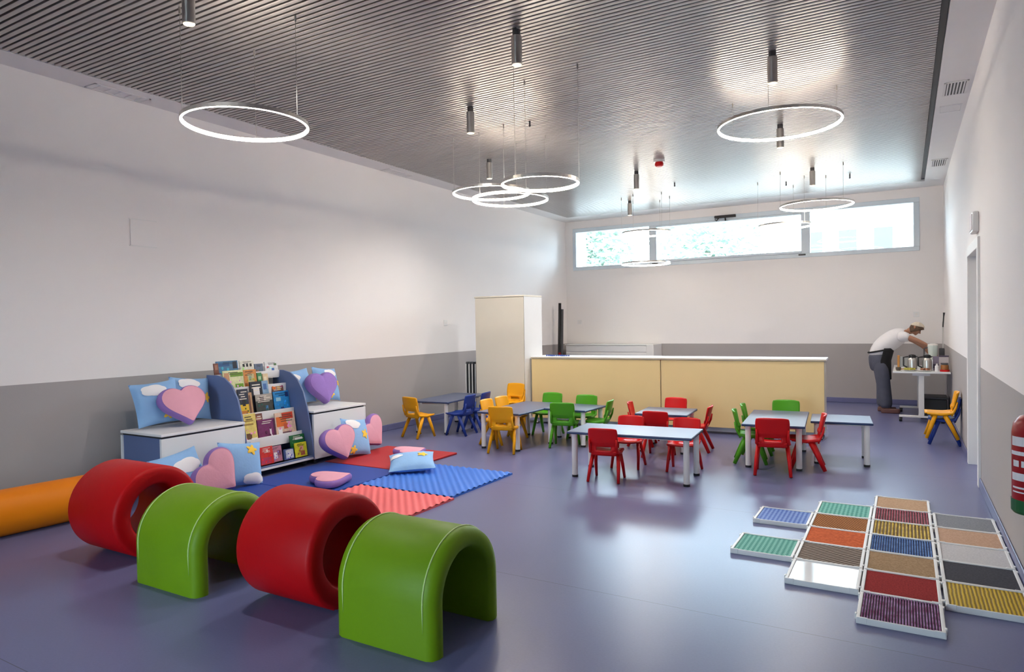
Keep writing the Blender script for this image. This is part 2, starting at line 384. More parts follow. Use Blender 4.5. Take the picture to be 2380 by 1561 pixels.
def spot(label, X, Y, watt, z1=3.46):
    t = thing('cylinder_downlight', label, 'lamp', (X, Y, z1), 0, 'cylinder downlights')
    L = ZC - z1
    MB().lathe([(0.036, 0.0), (0.040, 0.004), (0.040, L-0.05), (0.038, L-0.045)], n=24).build('barrel', 'brushed_steel', t, smooth=False, bevel=0.002)
    MB().lathe([(0.030, L-0.05), (0.030, L+0.02)], n=20).build('mounting_neck', 'dark_grey', t)
    MB().lathe([(0.034, -0.003), (0.034, 0.002)], n=20).build('light_lens', 'spot_glow', t)
    ld = bpy.data.lights.new('downlight_lamp', 'SPOT'); ld.energy = watt; ld.color = (1.0, 0.95, 0.90)
    ld.spot_size = math.radians(150); ld.spot_blend = 0.8; ld.shadow_soft_size = 0.04
    lo = bpy.data.objects.new('downlight_lamp', ld); COL.objects.link(lo); lo.parent = t; lo.location = (0, 0, -0.012)
for l, X, Y, W_ in (('steel cylinder downlight at the top left above the nearest ring', -3.963, 2.751, 70),
                ('steel cylinder downlight at the top centre of the slatted ceiling', -2.524, 4.477, 50),
                ('steel cylinder downlight above the left ring of the overlapping pair', -3.826, 5.803, 130),
                ('steel cylinder downlight just above the overlapping pair of rings', -4.811, 7.736, 110),
                ('steel cylinder downlight at the top right above the large ring', -0.936, 5.965, 20),
                ('steel cylinder downlight seen inside the large right ring', -1.215, 8.229, 120),
                ('steel cylinder downlight right above the ring by the right window pane', -1.159, 10.815, 60),
                ('steel cylinder downlight left of the red ceiling alarm', -3.40, 9.557, 150),
                ('steel cylinder downlight nearest to the left end of the window', -4.334, 11.805, 30)):
    spot(l, X, Y, W_)
al = thing('fire_alarm', 'red fire alarm sounder on the slatted ceiling', 'alarm', (-2.90, 9.07, ZC))
MB().lathe([(0.075, 0), (0.075, -0.03)], n=24).build('base', 'white_laminate', al)
MB().lathe([(0.05, -0.03), (0.058, -0.05), (0.058, -0.075), (0.04, -0.09)], n=24).build('sounder', 'plastic_red', al, smooth=False)
for l, X, Y in (('tiny dark sensor peg in the ceiling above the low middle ring', -3.533, 6.53), ('tiny dark sensor peg in the ceiling beyond the red alarm', -3.163, 10.673),
                ('tiny dark sensor peg in the ceiling near the right end of the window', -0.719, 11.628), ('tiny dark sensor peg in the ceiling left of the ring by the right window pane', -1.637, 11.645)):
    t = thing('sensor_peg', l, 'sensor', (X, Y, ZC), group='ceiling sensor pegs')
    MB().lathe([(0.010, 0.0), (0.010, -0.05)], n=10).build('stem', 'dark_grey', t)
    MB().lathe([(0.014, -0.05), (0.014, -0.055), (0.006, -0.065)], n=10).build('tip', 'dark_grey', t)

def grille(label, x0, x1, y0, y1, z, nslot, dark=True):
    t = thing('air_vent', label, 'vent', ((x0+x1)/2, (y0+y1)/2, z), group='ceiling air vents')
    hx, hy = (x1-x0)/2, (y1-y0)/2
    MB().box(-hx, hx, -hy, -hy+0.02, -0.008, 0).box(-hx, hx, hy-0.02, hy, -0.008, 0).box(-hx, -hx+0.02, -hy, hy, -0.008, 0).box(hx-0.02, hx, -hy, hy, -0.008, 0).build('frame', 'white_paint', t, bevel=0.002)
    MB().box(-hx+0.02, hx-0.02, -hy+0.02, hy-0.02, -0.003, -0.001).build('backing', 'black_plastic' if dark else 'white_paint', t)
    for i in range(nslot):
        if dark:
            x = -hx+0.02 + (2*hx-0.04)*(i+0.5)/nslot
            MB().box(x-0.006, x+0.006, -hy+0.02, hy-0.02, -0.009, -0.003).build('slat', 'white_paint', t)
        else:
            y = -hy+0.02 + (2*hy-0.04)*(i+0.5)/nslot
            MB().box(-hx+0.02, hx-0.02, y-0.008, y+0.008, -0.007, -0.003).build('slat', 'white_paint', t)
grille('black slotted air vent in the right ceiling margin, nearer one', 0.335, 0.535, 7.65, 8.09, ZC, 6)
grille('black slotted air vent in the right ceiling margin, far one', 0.335, 0.535, 11.25, 11.75, ZC, 6)
grille('pale linear air vent in the left ceiling margin, nearer one', -6.43, -6.25, 3.40, 3.92, ZC, 5, False)
grille('pale linear air vent in the left ceiling margin, far one', -6.43, -6.25, 7.40, 7.95, ZC, 5, False)
t = thing('access_hatch', 'small square white hatch in the right ceiling margin', 'hatch', (0.43, 8.6, ZC))
MB().box(-0.09, 0.09, -0.12, 0.12, -0.004, 0).build('lid', 'white_paint', t, bevel=0.002)
MB().box(-0.10, -0.092, -0.13, 0.13, -0.006, 0).box(0.092, 0.10, -0.13, 0.13, -0.006, 0).box(-0.092, 0.092, -0.13, -0.122, -0.006, 0).box(-0.092, 0.092, 0.122, 0.13, -0.006, 0).build('rim', 'white_laminate', t)

# wall fittings
def plate(label, loc, axis):
    t = thing('wall_socket', label, 'socket', loc, {'x+': 0, 'y-': -PI/2}[axis], 'wall sockets')
    MB().box(0, 0.012, -0.045, 0.045, -0.045, 0.045).build('plate', 'white_laminate', t, bevel=0.003)
    MB().lathe([(0.022, 0.012), (0.022, 0.014)], n=16, axis='x').build('socket_face', 'leg_white', t)
plate('white wall socket on the left wall beside the tall cabinet', (XL, 8.94, 1.543), 'x+')
plate('white wall socket on the back wall right of the black poles', (-6.14, YB, 1.53), 'y-')
plate('white wall socket on the back wall above the bending person', (0.17, YB, 1.563), 'y-')
t = thing('inspection_hatch', 'faint square inspection hatch painted white on the left wall', 'hatch', (XL, 3.93, 2.45))
MB().box(0, 0.006, -0.13, 0.13, -0.125, 0.125).build('lid', 'wall_paint', t, bevel=0.002)
MB().box(0, 0.004, -0.14, 0.14, -0.135, -0.125).box(0, 0.004, -0.14, 0.14, 0.125, 0.135).build('rim', 'white_paint', t)
t = thing('emergency_light', 'slim white emergency light above the side door', 'lamp', (XR, 7.36, 2.345))
MB().box(-0.05, 0, -0.13, 0.13, -0.09, 0.09).build('case', 'white_laminate', t, bevel=0.012)
MB().box(-0.056, -0.05, -0.11, 0.11, -0.07, 0.07).build('lens', 'felt_white', t, bevel=0.004)

# fire extinguisher on the right wall
mat('ext_red', (0.34, 0.006, 0.010), 0.3); mat('ext_green', (0.01, 0.11, 0.03), 0.4); mat('label_white', (0.75, 0.74, 0.76), 0.5); mat('brass', (0.5, 0.36, 0.12), 0.35, 0.9)
fe = thing('fire_extinguisher', 'red fire extinguisher with green base hung on the right wall', 'extinguisher', (0.482, 3.66, 0.655))
MB().lathe([(0.079, 0.0), (0.080, 0.012), (0.080, 0.34), (0.074, 0.38), (0.05, 0.41), (0.025, 0.42)], n=32).build('cylinder_body', 'ext_red', fe, smooth=True)
MB().lathe([(0.074, -0.012), (0.083, 0.0), (0.083, 0.05)], n=32).build('base_skirt', 'ext_green', fe, smooth=False)
MB().lathe([(0.020, 0.415), (0.020, 0.45), (0.014, 0.46), (0.014, 0.48)], n=16).build('valve', 'brass', fe)
MB().tube([(0, 0.0, 0.47), (0.0, -0.05, 0.49), (0.0, -0.10, 0.485)], 0.010, 8).tube([(0, 0, 0.465), (0.0, -0.05, 0.458), (0.0, -0.09, 0.445)], 0.009, 8).build('lever', 'black_plastic', fe)
MB().tube([(0.0, 0.02, 0.455), (0.0, 0.09, 0.45), (0.0, 0.105, 0.36), (0.0, 0.10, 0.15)], 0.011, 8).build('hose', 'black_plastic', fe, smooth=True)
def curved_label(name, m, a0, a1, z0, z1):
    return MB().grid(lambda u, v: (0.0815*math.cos(a0+(a1-a0)*u), 0.0815*math.sin(a0+(a1-a0)*u), z0+(z1-z0)*v), 8, 1).build(name, m, fe)
A0, A1 = math.radians(190), math.radians(262)
for z0, z1, a, b in ((0.285, 0.325, 0.05, 0.75), (0.245, 0.262, 0.0, 0.9), (0.195, 0.222, 0.15, 0.45), (0.195, 0.222, 0.55, 0.8), (0.135, 0.168, 0.05, 0.8), (0.10, 0.108, 0.1, 0.9), (0.082, 0.088, 0.1, 0.7)):
    curved_label('label_print', 'label_white', A0+(A1-A0)*a, A0+(A1-A0)*b, z0, z1)
MB().box(0.07, 0.094, -0.03, 0.03, 0.22, 0.26).build('wall_bracket', 'dark_grey', fe)

# ------------------------------------------------------------------ soft play tunnels
def drum(label, x0, x1, y, r, ri, rz):
    t = thing('foam_tunnel', label, 'tunnel', ((x0+x1)/2, y, 0), rz, 'foam tunnel blocks')
    h = (x1-x0)/2; e = 0.028
    MB().lathe([(r-e, -h), (r-e*0.3, -h+e*0.3), (r, -h+e), (r, h-e), (r-e*0.3, h-e*0.3), (r-e, h), (ri+e*0.6, h), (ri, h-e*0.6), (ri, -h+e*0.6), (ri+e*0.6, -h), (r-e, -h)],
               (0, 0, r), 64, 'x', cap=False).build('foam_body', 'vinyl_red', t, smooth=True)
    MB().tube([(x, (r+0.001)*math.cos(math.radians(250)), r+(r+0.001)*math.sin(math.radians(250))) for x in (-h+e, h-e)], 0.003, 6).build('seam', 'vinyl_red', t)
    return t
drum('dark red foam drum tunnel at the far left of the row', -4.83, -4.27, 2.665, 0.30, 0.185, 0)
drum('red foam drum tunnel between the two green arches', -3.13, -2.57, 2.665, 0.30, 0.185, 0)
def arch(label, x0, x1, y, r, H, th, rz):
    t = thing('foam_arch', label, 'tunnel', ((x0+x1)/2, y, 0), rz, 'foam tunnel blocks')
    hl = (x1-x0)/2; zc = H-r
    def outline(rad, n=28):
        p = [(-rad, 0.0), (-rad, zc*0.5)]
        p += [(-rad*math.cos(PI*k/n), zc+rad*math.sin(PI*k/n)) for k in range(n+1)]
        return p + [(rad, zc*0.5), (rad, 0.0)]
    rings = []
    e = 0.045
    for x, d in ((-hl, e), (-hl+e*0.3, e*0.3), (-hl+e, 0), (hl-e, 0), (hl-e*0.3, e*0.3), (hl, e)): rings.append((x, r-d))
    ri = r-th
    for x, d in ((hl, 0.02), (hl-0.02, 0), (-hl+0.02, 0), (-hl, 0.02)): rings.append((x, ri+d))
    vs = []; fs = []; m = len(outline(r))
    for x, rad in rings: vs += [(x, a, b) for a, b in outline(rad)]
    n = len(rings)
    for i in range(n):
        for k in range(m-1): fs.append((i*m+k, i*m+k+1, ((i+1) % n)*m+k+1, ((i+1) % n)*m+k))
    for k in (0, m-1): fs.append(tuple(i*m+k for i in range(n)))
    MB().add(vs, fs).build('foam_body', 'vinyl_green', t, smooth=True).modifiers.new('es', 'EDGE_SPLIT').split_angle = math.radians(50)
    for xx in (hl-e-0.012, -hl+e+0.012):
        MB().tube([(xx, a, b) for a, b in outline(r+0.001) if b > 0.06 or True][0:], 0.0045, 6).build('piping', 'piping_green', t, smooth=True)
    return t
arch('lime green foam arch tunnel nearest to the camera', -2.41, -1.815, 2.668, 0.288, 0.525, 0.095, 0)
arch('lime green foam arch tunnel between the two red drums', -4.0, -3.41, 2.612, 0.288, 0.525, 0.095, 0)
t = thing('foam_bolster', 'long orange yellow foam bolster on the floor by the left wall', 'bolster', (-5.80, 2.0, 0), math.radians(-4))
MB().lathe([(0.12, -1.1), (0.155, -1.09), (0.17, -1.06), (0.17, 1.06), (0.155, 1.09), (0.12, 1.1)], (0, 0, 0.17), 48, 'y').build('foam_body', 'vinyl_yellow', t, smooth=False, bevel=0.004)
MB().tube([(0.03, 1.0, 0.339), (0.03, 1.06, 0.338)], 0.005, 6).build('zip_pull', 'dark_grey', t)

# ------------------------------------------------------------------ exercise mats
def flat_mat(label, x0, x1, y0, y1, m):
    t = thing('play_mat', label, 'mat', ((x0+x1)/2, (y0+y1)/2, 0), 0, 'play mats')
    MB().box(-(x1-x0)/2, (x1-x0)/2, -(y1-y0)/2, (y1-y0)/2, 0, 0.022).build('mat_sheet', m, t, bevel=0.006)
    MB().box(-(x1-x0)/2+0.01, (x1-x0)/2-0.01, -(y1-y0)/2-0.001, (y1-y0)/2+0.001, 0.009, 0.012).build('edge_seam', m, t)
def ribbed_mat(label, x0, x1, y0, y1, m, s):
    t = thing('ribbed_mat', label, 'mat', ((x0+x1)/2, (y0+y1)/2, 0), 0, 'play mats')
    hx, hy = (x1-x0)/2, (y1-y0)/2; n = 130
    def P(u, v):
        x, y = -hx+2*hx*u, -hy+2*hy*v; w = 0.5+0.5*math.cos((x+y*0.85)*s*2*PI/0.055*0.72)
        return (x, y, 0.0155+0.010*w)
    MB().grid(P, n, n).build('ribbed_top', m, t, smooth=True)
    MB().box(-hx, hx, -hy, hy, 0, 0.0145).build('mat_sheet', m, t)
flat_mat('dark blue flat play mat in front of the book rack', -5.52, -4.47, 4.33, 5.37, 'mat_blue')
flat_mat('dark blue flat play mat under the leaning heart cushion behind the tunnels', -5.52, -4.47, 3.28, 4.32, 'mat_blue')
flat_mat('dark red flat play mat in front of the right bench', -5.56, -4.51, 5.39, 6.44, 'mat_red')
ribbed_mat('bright blue ribbed mat at the front right of the mats', -4.45, -3.40, 4.75, 5.81, 'mat_bright_blue', 1)
ribbed_mat('coral red ribbed mat behind the red drum tunnel', -4.43, -3.36, 3.69, 4.74, 'mat_coral', 1)

# ------------------------------------------------------------------ benches and book rack
BX0, BX1, BZ = -6.24, -5.62, 0.585
def bench(label, y0, y1):
    t = thing('toy_bench', label, 'bench', ((BX0+BX1)/2, (y0+y1)/2, 0), 0, 'storage benches')
    hx, hy = (BX1-BX0)/2, (y1-y0)/2
    MB().box(-hx+0.01, hx-0.012, -hy+0.012, hy-0.012, 0.05, BZ-0.04).build('body', 'bench_blue', t, bevel=0.003)
    MB().box(-hx, hx+0.006, -hy-0.004, hy+0.004, BZ-0.024, BZ).build('lid', 'white_laminate', t, bevel=0.004)
    MB().box(-hx+0.012, hx-0.014, -hy+0.014, hy-0.014, BZ-0.042, BZ-0.022).build('shadow_gap', 'black_plastic', t)
    MB().box(hx-0.012, hx, -hy+0.012, hy-0.012, 0.05, BZ-0.042).build('front_panel', 'white_laminate', t, bevel=0.003)
    for sx in (-1, 1):
        for sy in (-1, 1): MB().box(sx*(hx-0.012)-0.013, sx*(hx-0.012)+0.013, sy*(hy-0.006)-0.007, sy*(hy-0.006)+0.007, 0.05, BZ-0.042).build('corner_trim', 'white_laminate', t)
    for sx in (-1, 1):
        for sy in (-1, 1): MB().lathe([(0.025, 0), (0.025, 0.05)], (sx*(hx-0.06), sy*(hy-0.06), 0), 12).build('castor', 'dark_grey', t)
bench('white and blue storage bench left of the book rack', 3.54, 4.40)
bench('white and blue storage bench right of the book rack', 5.30, 6.12)
RY0, RY1 = 4.42, 5.285
rk = thing('book_rack', 'blue sided tiered book rack between the two benches', 'book rack', (0, 0, 0))
side = [(-5.60, 0.07), (-5.615, 0.25), (-5.65, 0.45), (-5.69, 0.63), (-5.745, 0.80), (-5.83, 0.93), (-5.94, 1.005), (-6.05, 1.03), (-6.22, 1.03), (-6.24, 0.07)]
for yy in (RY0, RY1-0.02): MB().prism(side, yy, yy+0.02, 'y').build('side_panel', 'bench_blue', rk, bevel=0.003)
MB().box(-6.24, -5.61, RY0+0.02, RY1-0.02, 0.07, 0.10).build('base_board', 'bench_blue', rk, bevel=0.003)
MB().box(-5.612, -5.600, RY0+0.02, RY1-0.02, 0.065, 0.085).build('base_edge', 'white_laminate', rk)
MB().box(-6.24, -6.225, RY0+0.02, RY1-0.02, 0.07, 1.0).build('back_panel', 'white_laminate', rk)
TIERS = [(-5.64, 0.10, 0.10), (-5.78, 0.27, 0.10), (-5.90, 0.53, 0.09), (-6.02, 0.80, 0.09), (-6.12, 0.97, 0.06)]
for i, (tx, tz, th) in enumerate(TIERS):
    if i: MB().box(tx, tx+0.012, RY0+0.02, RY1-0.02, tz-0.01, tz+th).build('tier_front', 'white_laminate', rk, bevel=0.003)
    MB().box(tx-0.11, tx, RY0+0.02, RY1-0.02, tz-0.012, tz).build('tier_shelf', 'white_laminate', rk)
for yy in (RY0+0.08, RY1-0.08):
    for xx in (-5.68, -6.16): MB().lathe([(0.03, -0.012), (0.03, 0.012)], (xx, yy, 0.035), 14, 'y').box(xx-0.02, xx+0.02, yy-0.02, yy+0.02, 0.045, 0.07).build('castor', 'dark_grey', rk)

# books: (label, tier x, y0, y1, z0, z1, cover colour, [(u0,u1,v0,v1,colour) printed pieces])
def W(a): return srgb(*a)
BK = [
 ('thin brown book at the left end of the top tier', -6.13, 4.459, 4.527, .98, 1.148, (120, 70, 55), [(.2, .8, .6, .9, (160, 110, 90))]),
 ('wide blue sea book at the back of the top tier', -6.135, 4.501, 4.821, .98, 1.167, (70, 120, 160), [(.0, 1, .0, .35, (120, 70, 110)), (.75, .95, .55, .95, (30, 35, 50)), (.1, .6, .7, .9, (40, 90, 140))]),
 ('white book with black marks on the top tier', -6.13, 4.840, 5.062, .98, 1.160, (225, 220, 205), [(.2, .35, .62, .8, (40, 40, 40)), (.45, .6, .62, .8, (40, 40, 40)), (.7, .85, .62, .8, (40, 40, 40)), (.1, .9, .1, .35, (210, 170, 90))]),
 ('grey blue book on the top tier beside the speckled white one', -6.13, 5.071, 5.208, .98, 1.115, (95, 110, 135), [(.1, .4, .2, .5, (170, 90, 80))]),
 ('white book with colourful speckles at the right end of the top tier', -6.11, 5.218, 5.438, .95, 1.131, (225, 222, 222), [(.15, .3, .6, .72, (190, 70, 80)), (.5, .7, .45, .6, (60, 110, 180)), (.3, .5, .2, .35, (200, 120, 60)), (.7, .9, .75, .88, (90, 120, 80)), (.65, .9, .1, .25, (60, 60, 70))]),
 ('green and cream picture book in front on the upper left', -6.045, 4.514, 4.801, .83, 1.07, (216, 220, 170), [(.35, .98, .72, .9, (110, 150, 40)), (.55, .95, .1, .4, (110, 160, 45)), (.05, .3, .55, .9, (200, 150, 110))]),
 ('orange picture book in front on the upper tier', -6.045, 4.801, 4.991, .83, 1.065, (200, 130, 60), [(.3, .8, .35, .8, (190, 180, 130)), (.4, .6, .5, .7, (120, 150, 130)), (.05, .25, .1, .4, (150, 90, 40))]),
 ('small green book in the upper tier behind the black one', -6.06, 5.012, 5.084, .83, 1.021, (50, 125, 70), [(.2, .8, .6, .8, (170, 190, 150))]),
 ('small beige book in the upper tier', -6.06, 5.094, 5.179, .83, 1.006, (215, 190, 150), [(.2, .7, .4, .8, (235, 220, 190))]),
 ('navy book with a yellow lower half on the middle tier', -5.93, 4.623, 4.771, .55, .875, (35, 42, 62), [(.05, .95, .02, .5, (222, 185, 40)), (.35, .65, .45, .7, (20, 20, 25)), (.2, .8, .2, .3, (190, 120, 40))]),
 ('thin tan book beside the navy and yellow one', -5.935, 4.771, 4.825, .55, .831, (190, 150, 110), [(.1, .5, .1, .9, (110, 70, 50))]),
 ('black book with a white moon figure on the middle tier', -5.94, 4.816, 4.997, .55, .940, (28, 30, 44), [(.25, .75, .6, .85, (220, 218, 220)), (.3, .6, .35, .55, (170, 170, 180))]),
 ('dark grey scenic book in front of the black one', -5.915, 4.850, 5.105, .55, .800, (62, 66, 62), [(.0, 1, .72, 1, (168, 160, 150)), (.25, .5, .62, .9, (60, 45, 45)), (.55, .7, .3, .5, (60, 110, 160))]),
 ('small light blue book standing behind the dark grey one', -5.965, 5.000, 5.104, .62, .938, (130, 165, 195), [(.25, .75, .7, .9, (70, 110, 170))]),
 ('multicoloured brown book above the blue one', -5.97, 5.157, 5.341, .62, .888, (110, 70, 55), [(.05, .35, .78, .95, (220, 110, 40)), (.45, .75, .75, .92, (200, 150, 60)), (.7, .95, .85, .97, (150, 60, 110))]),
 ('bright blue book on the right of the middle tier', -5.925, 5.132, 5.382, .54, .810, (40, 135, 200), [(.15, .45, .6, .75, (150, 200, 220)), (.4, .65, .15, .35, (30, 60, 120)), (.75, .95, .75, .95, (25, 50, 110))]),
 ('yellow book on the left of the third tier', -5.81, 4.555, 4.764, .29, .625, (224, 200, 110), [(.25, .6, .2, .4, (100, 65, 40)), (.1, .8, .65, .7, (160, 130, 60)), (.1, .8, .76, .8, (160, 130, 60)), (.55, .95, .02, .25, (235, 230, 225))]),
 ('brown book behind the purple one', -5.835, 4.766, 4.885, .29, .610, (120, 72, 60), [(.2, .8, .75, .9, (170, 110, 95))]),
 ('purple book with a small white figure on the third tier', -5.81, 4.773, 5.035, .29, .545, (112, 32, 92), [(.66, .76, .2, .6, (220, 205, 215)), (.6, .82, .25, .32, (220, 205, 215)), (.9, .98, .05, .95, (70, 20, 60))]),
 ('orange and white comic book on the third tier', -5.805, 5.036, 5.349, .29, .590, (225, 190, 165), [(.05, .55, .5, .85, (220, 110, 40)), (.35, .9, .75, .98, (205, 60, 30)), (.1, .3, .1, .45, (235, 235, 235)), (.3, .75, .08, .3, (110, 80, 90)), (.4, .6, .4, .6, (200, 90, 50))]),
 ('green book with white lettering at the right of the lowest tiers', -5.705, 5.095, 5.312, .15, .341, (25, 100, 50), [(.35, .85, .72, .84, (225, 230, 225))]),
 ('yellow green book with a pink figure on the lowest tier', -5.665, 5.118, 5.298, .105, .259, (205, 200, 45), [(.4, .7, .45, .75, (225, 160, 150)), (.45, .8, .1, .4, (160, 80, 70))]),
 ('red book on the lowest tier', -5.665, 4.638, 4.813, .105, .285, (205, 40, 32), [(.5, .62, .7, .82, (240, 210, 200)), (.05, .8, .05, .4, (175, 50, 85))]),
 ('mauve patterned book beside the red one', -5.685, 4.790, 4.951, .105, .268, (180, 120, 140), [(.3, .6, .2, .6, (230, 225, 225)), (.6, .9, .4, .7, (120, 60, 90))]),
 ('grey white snow book on the lowest tier', -5.665, 4.955, 5.101, .105, .217, (60, 80, 130), [(.2, .95, .1, .9, (190, 200, 215)), (.4, .7, .3, .7, (225, 228, 235))]),
 ('grey green book at the left of the lowest tier', -5.665, 4.534, 4.628, .105, .260, (115, 130, 115), [(.1, .8, .55, .9, (140, 160, 185)), (.2, .7, .1, .4, (90, 110, 70))]),
 ('light blue book at the left behind the lowest tier', -5.705, 4.493, 4.566, .16, .356, (165, 190, 220), [(.2, .8, .2, .8, (205, 215, 230))]),
]
mat('paper', (0.78, 0.75, 0.68), 0.8)
for i, (lb, bx, y0, y1, z0, z1, colr, art) in enumerate(BK):
    sc = (5.262-4.452)/(5.44-4.452) if bx < -6.08 else ((5.262-4.452)/(5.385-4.452) if bx < -5.78 else (5.262-4.452)/(5.315-4.452))
    y0 = 4.452+(y0-4.452)*sc; y1 = 4.452+(y1-4.452)*sc
    t = thing('book', lb, 'book', (bx, (y0+y1)/2, z0), 0, 'picture books on the rack')
    t.rotation_euler = (0, math.radians(-9), 0)
    w = (y1-y0)/2-0.001; h = z1-z0
    MB().box(-0.010, -0.0085, -w, w, 0, h).box(-0.0015, 0, -w, w, 0, h).box(-0.010, 0, -w, -w+0.0015, 0, h).build('cover', mat('cover_%d' % i, W(colr), 0.4, var=0.42, scale=24), t)
    MB().box(-0.0085, -0.0015, -w+0.0015, w-0.003, 0.003, h-0.003).build('pages', 'paper', t)
    rb = random.Random(i*13+5); dk = tuple(int(q*0.35) for q in colr) if sum(colr) > 330 else (226, 220, 205)
    if y1-y0 > 0.1:
        mb = MB()
        for q in range(rb.randint(2, 4)):
            v = 0.92-0.075*q; mb.box(0, 0.0018, -w*rb.uniform(0.3, 0.8), w*rb.uniform(0.2, 0.8), h*(v-0.028), h*v)
        mb.build('title_print', mat('print_%d_%d_%d' % dk, W(dk), 0.45, var=0.1, scale=50), t)['kind'] = 'stuff'
        mb = MB()
        for q in range(9):
            a, b, r = rb.uniform(-0.75, 0.75)*w, rb.uniform(0.08, 0.62)*h, rb.uniform(0.05, 0.13)*w
            mb.prism([(a+r*math.cos(2*PI*e/7+q), b+r*1.2*math.sin(2*PI*e/7+q)) for e in range(7)], 0, 0.0022+0.0001*q, 'x')
        c2 = tuple(max(0, min(255, int(q*rb.uniform(0.5, 1.5)+rb.randint(-25, 35)))) for q in colr)
        mb.build('picture_print', mat('print_%d_%d_%d' % c2, W(c2), 0.45, var=0.2, scale=60), t)['kind'] = 'stuff'
    for j, (u0, u1, v0, v1, c) in enumerate(art):
        MB().box(0, 0.0006+0.0002*j, -w+2*w*u0, -w+2*w*u1, h*v0, h*v1).build('cover_print', mat('print_%d_%d_%d' % c, W(c), 0.45, var=0.12, scale=50), t)

# ------------------------------------------------------------------ cushions
def heart_pts(n=56):
    p = []
    for k in range(n):
        a = 2*PI*k/n
        x = 12.2*math.sin(a)**3+4.3*math.sin(a); y = 13.0*math.cos(a)-3.1*math.cos(2*a)-1.2*math.cos(3*a)-0.6*math.cos(4*a)
        p.append((x/32, (y+1.5)/32))
    return p
def place(t, loc, nrm, spin=0.0):
    """local z -> nrm, local y -> as vertical as possible, then spin about the normal"""
    n = Vector(nrm).normalized(); up = Vector((0, 0, 1)) if abs(n.z) < 0.95 else Vector((0, 1, 0))
    y = (up - n*up.dot(n)).normalized(); x = y.cross(n)
    M = Matrix((x, y, n)).transposed().to_4x4() @ Matrix.Rotation(spin, 4, 'Z')
    t.matrix_world = Matrix.Translation(loc) @ M
def heart(label, loc, nrm, size, thick, spin=0.0, front='cushion_pink'):
    t = thing('heart_cushion', label, 'cushion', group='heart cushions')
    hp = heart_pts(); n = len(hp); cx, cy = 0.0, -0.02
    def ring(s, z): return [(cx+(x-cx)*s*size, cy*size+(y-cy)*s*size, z*thick) for x, y in hp]
    vs = []; fs = []
    rs = [ring(0.3, -0.56), ring(0.65, -0.54), ring(0.86, -0.48), ring(0.965, -0.36), ring(1.0, -0.12), ring(1.0, 0.12), ring(0.965, 0.36), ring(0.90, 0.46)]
    for r in rs: vs += r
    for i in range(len(rs)-1):
        for k in range(n): fs.append((i*n+k, i*n+(k+1) % n, (i+1)*n+(k+1) % n, (i+1)*n+k))
    fs.append(tuple(range(n)))
    MB().add(vs, fs).build('side_panel', 'cushion_purple', t, smooth=True)
    vs = []; fs = []; rs = [ring(0.905, 0.455), ring(0.86, 0.50), ring(0.65, 0.57), ring(0.3, 0.62), ring(0.02, 0.63)]
    for r in rs: vs += r
    for i in range(len(rs)-1):
        for k in range(n): fs.append((i*n+k, i*n+(k+1) % n, (i+1)*n+(k+1) % n, (i+1)*n+k))
    fs.append(tuple((len(rs)-1)*n+k for k in range(n)))
    MB().add(vs, fs).build('front_panel', front, t, smooth=True)
    MB().tube([(x*0.905, y*0.905, 0.455*thick) for x, y in [(a*size, b*size) for a, b in hp]] + [(hp[0][0]*0.905*size, hp[0][1]*0.905*size, 0.455*thick)], 0.003, 5).build('piping', front, t)
    place(t, loc, nrm, spin)
    return t
def pillow(label, loc, nrm, w, h, thick, spin=0.0, motifs=()):
    t = thing('sky_cushion', label, 'cushion', group='sky blue square cushions')
    def H(u, v): return thick*0.5*max(0.0, (1-abs(2*u-1)**2.6)*(1-abs(2*v-1)**2.6))**0.55
    def P(s):
        def f(u, v):
            a, b = 2*u-1, 2*v-1
            pin = 1-0.07*(1-abs(b)**2)*(abs(a)**3); pin2 = 1-0.07*(1-abs(a)**2)*(abs(b)**3)
            return (a*w/2*pin, b*h/2*pin2, s*H(u, v))
        return f
    mb = MB().grid(P(1), 18, 18).grid(P(-1), 18, 18)
    mb.build('cover', 'cushion_blue', t, smooth=True)
    for kind, cu, cv, s in motifs:
        if kind == 'cloud':
            out = []
            for k in range(40):
                a = 2*PI*k/40; r = 1+0.13*abs(math.cos(2.5*a))
                out.append((cu+s*1.15*r*math.cos(a)/2, cv+s*0.62*r*math.sin(a)/2))
        else:
            out = []
            for k in range(40):
                a = 2*PI*k/40+0.3; r = 0.78+0.24*math.cos(5*a)
                out.append((cu+s*r*math.cos(a)/2, cv+s*r*math.sin(a)/2))
        vs = []; fs = []
        for q in (1.0, 0.66, 0.33):
            for (u, v) in out:
                uu, vv = cu+(u-cu)*q, cv+(v-cv)*q
                uu = min(0.99, max(0.01, uu)); vv = min(0.99, max(0.01, vv))
                x, y, z = P(1)(uu, vv); vs.append((x, y, z+0.005+(0.004 if q < 1 else 0)))
        for i in range(2):
            for k in range(40): fs.append((i*40+k, i*40+(k+1) % 40, (i+1)*40+(k+1) % 40, (i+1)*40+k))
        fs.append(tuple(80+k for k in range(40)))
        MB().add(vs, fs).build('cloud_patch' if kind == 'cloud' else 'star_patch', 'felt_white' if kind == 'cloud' else 'felt_yellow', t, smooth=True)
    place(t, loc, nrm, spin)
    return t
CS = (('cloud', 0.42, 0.78, 0.42), ('star', 0.62, 0.2, 0.27))
# on the left bench
pillow('sky blue cushion with cloud at the left end of the left bench', (-6.13, 3.83, 0.81), (0.93, -0.12, 0.30), 0.44, 0.42, 0.15, math.radians(4), CS)
pillow('sky blue cushion with star behind the pink heart on the left bench', (-6.17, 4.20, 0.815), (0.95, -0.05, 0.25), 0.42, 0.43, 0.14, math.radians(-6), (('cloud', 0.42, 0.83, 0.42), ('star', 0.84, 0.5, 0.26)))
heart('pink faced heart cushion on the left bench', (-5.965, 3.99, 0.785), (0.88, 0.0, 0.46), 0.47, 0.10, math.radians(4))
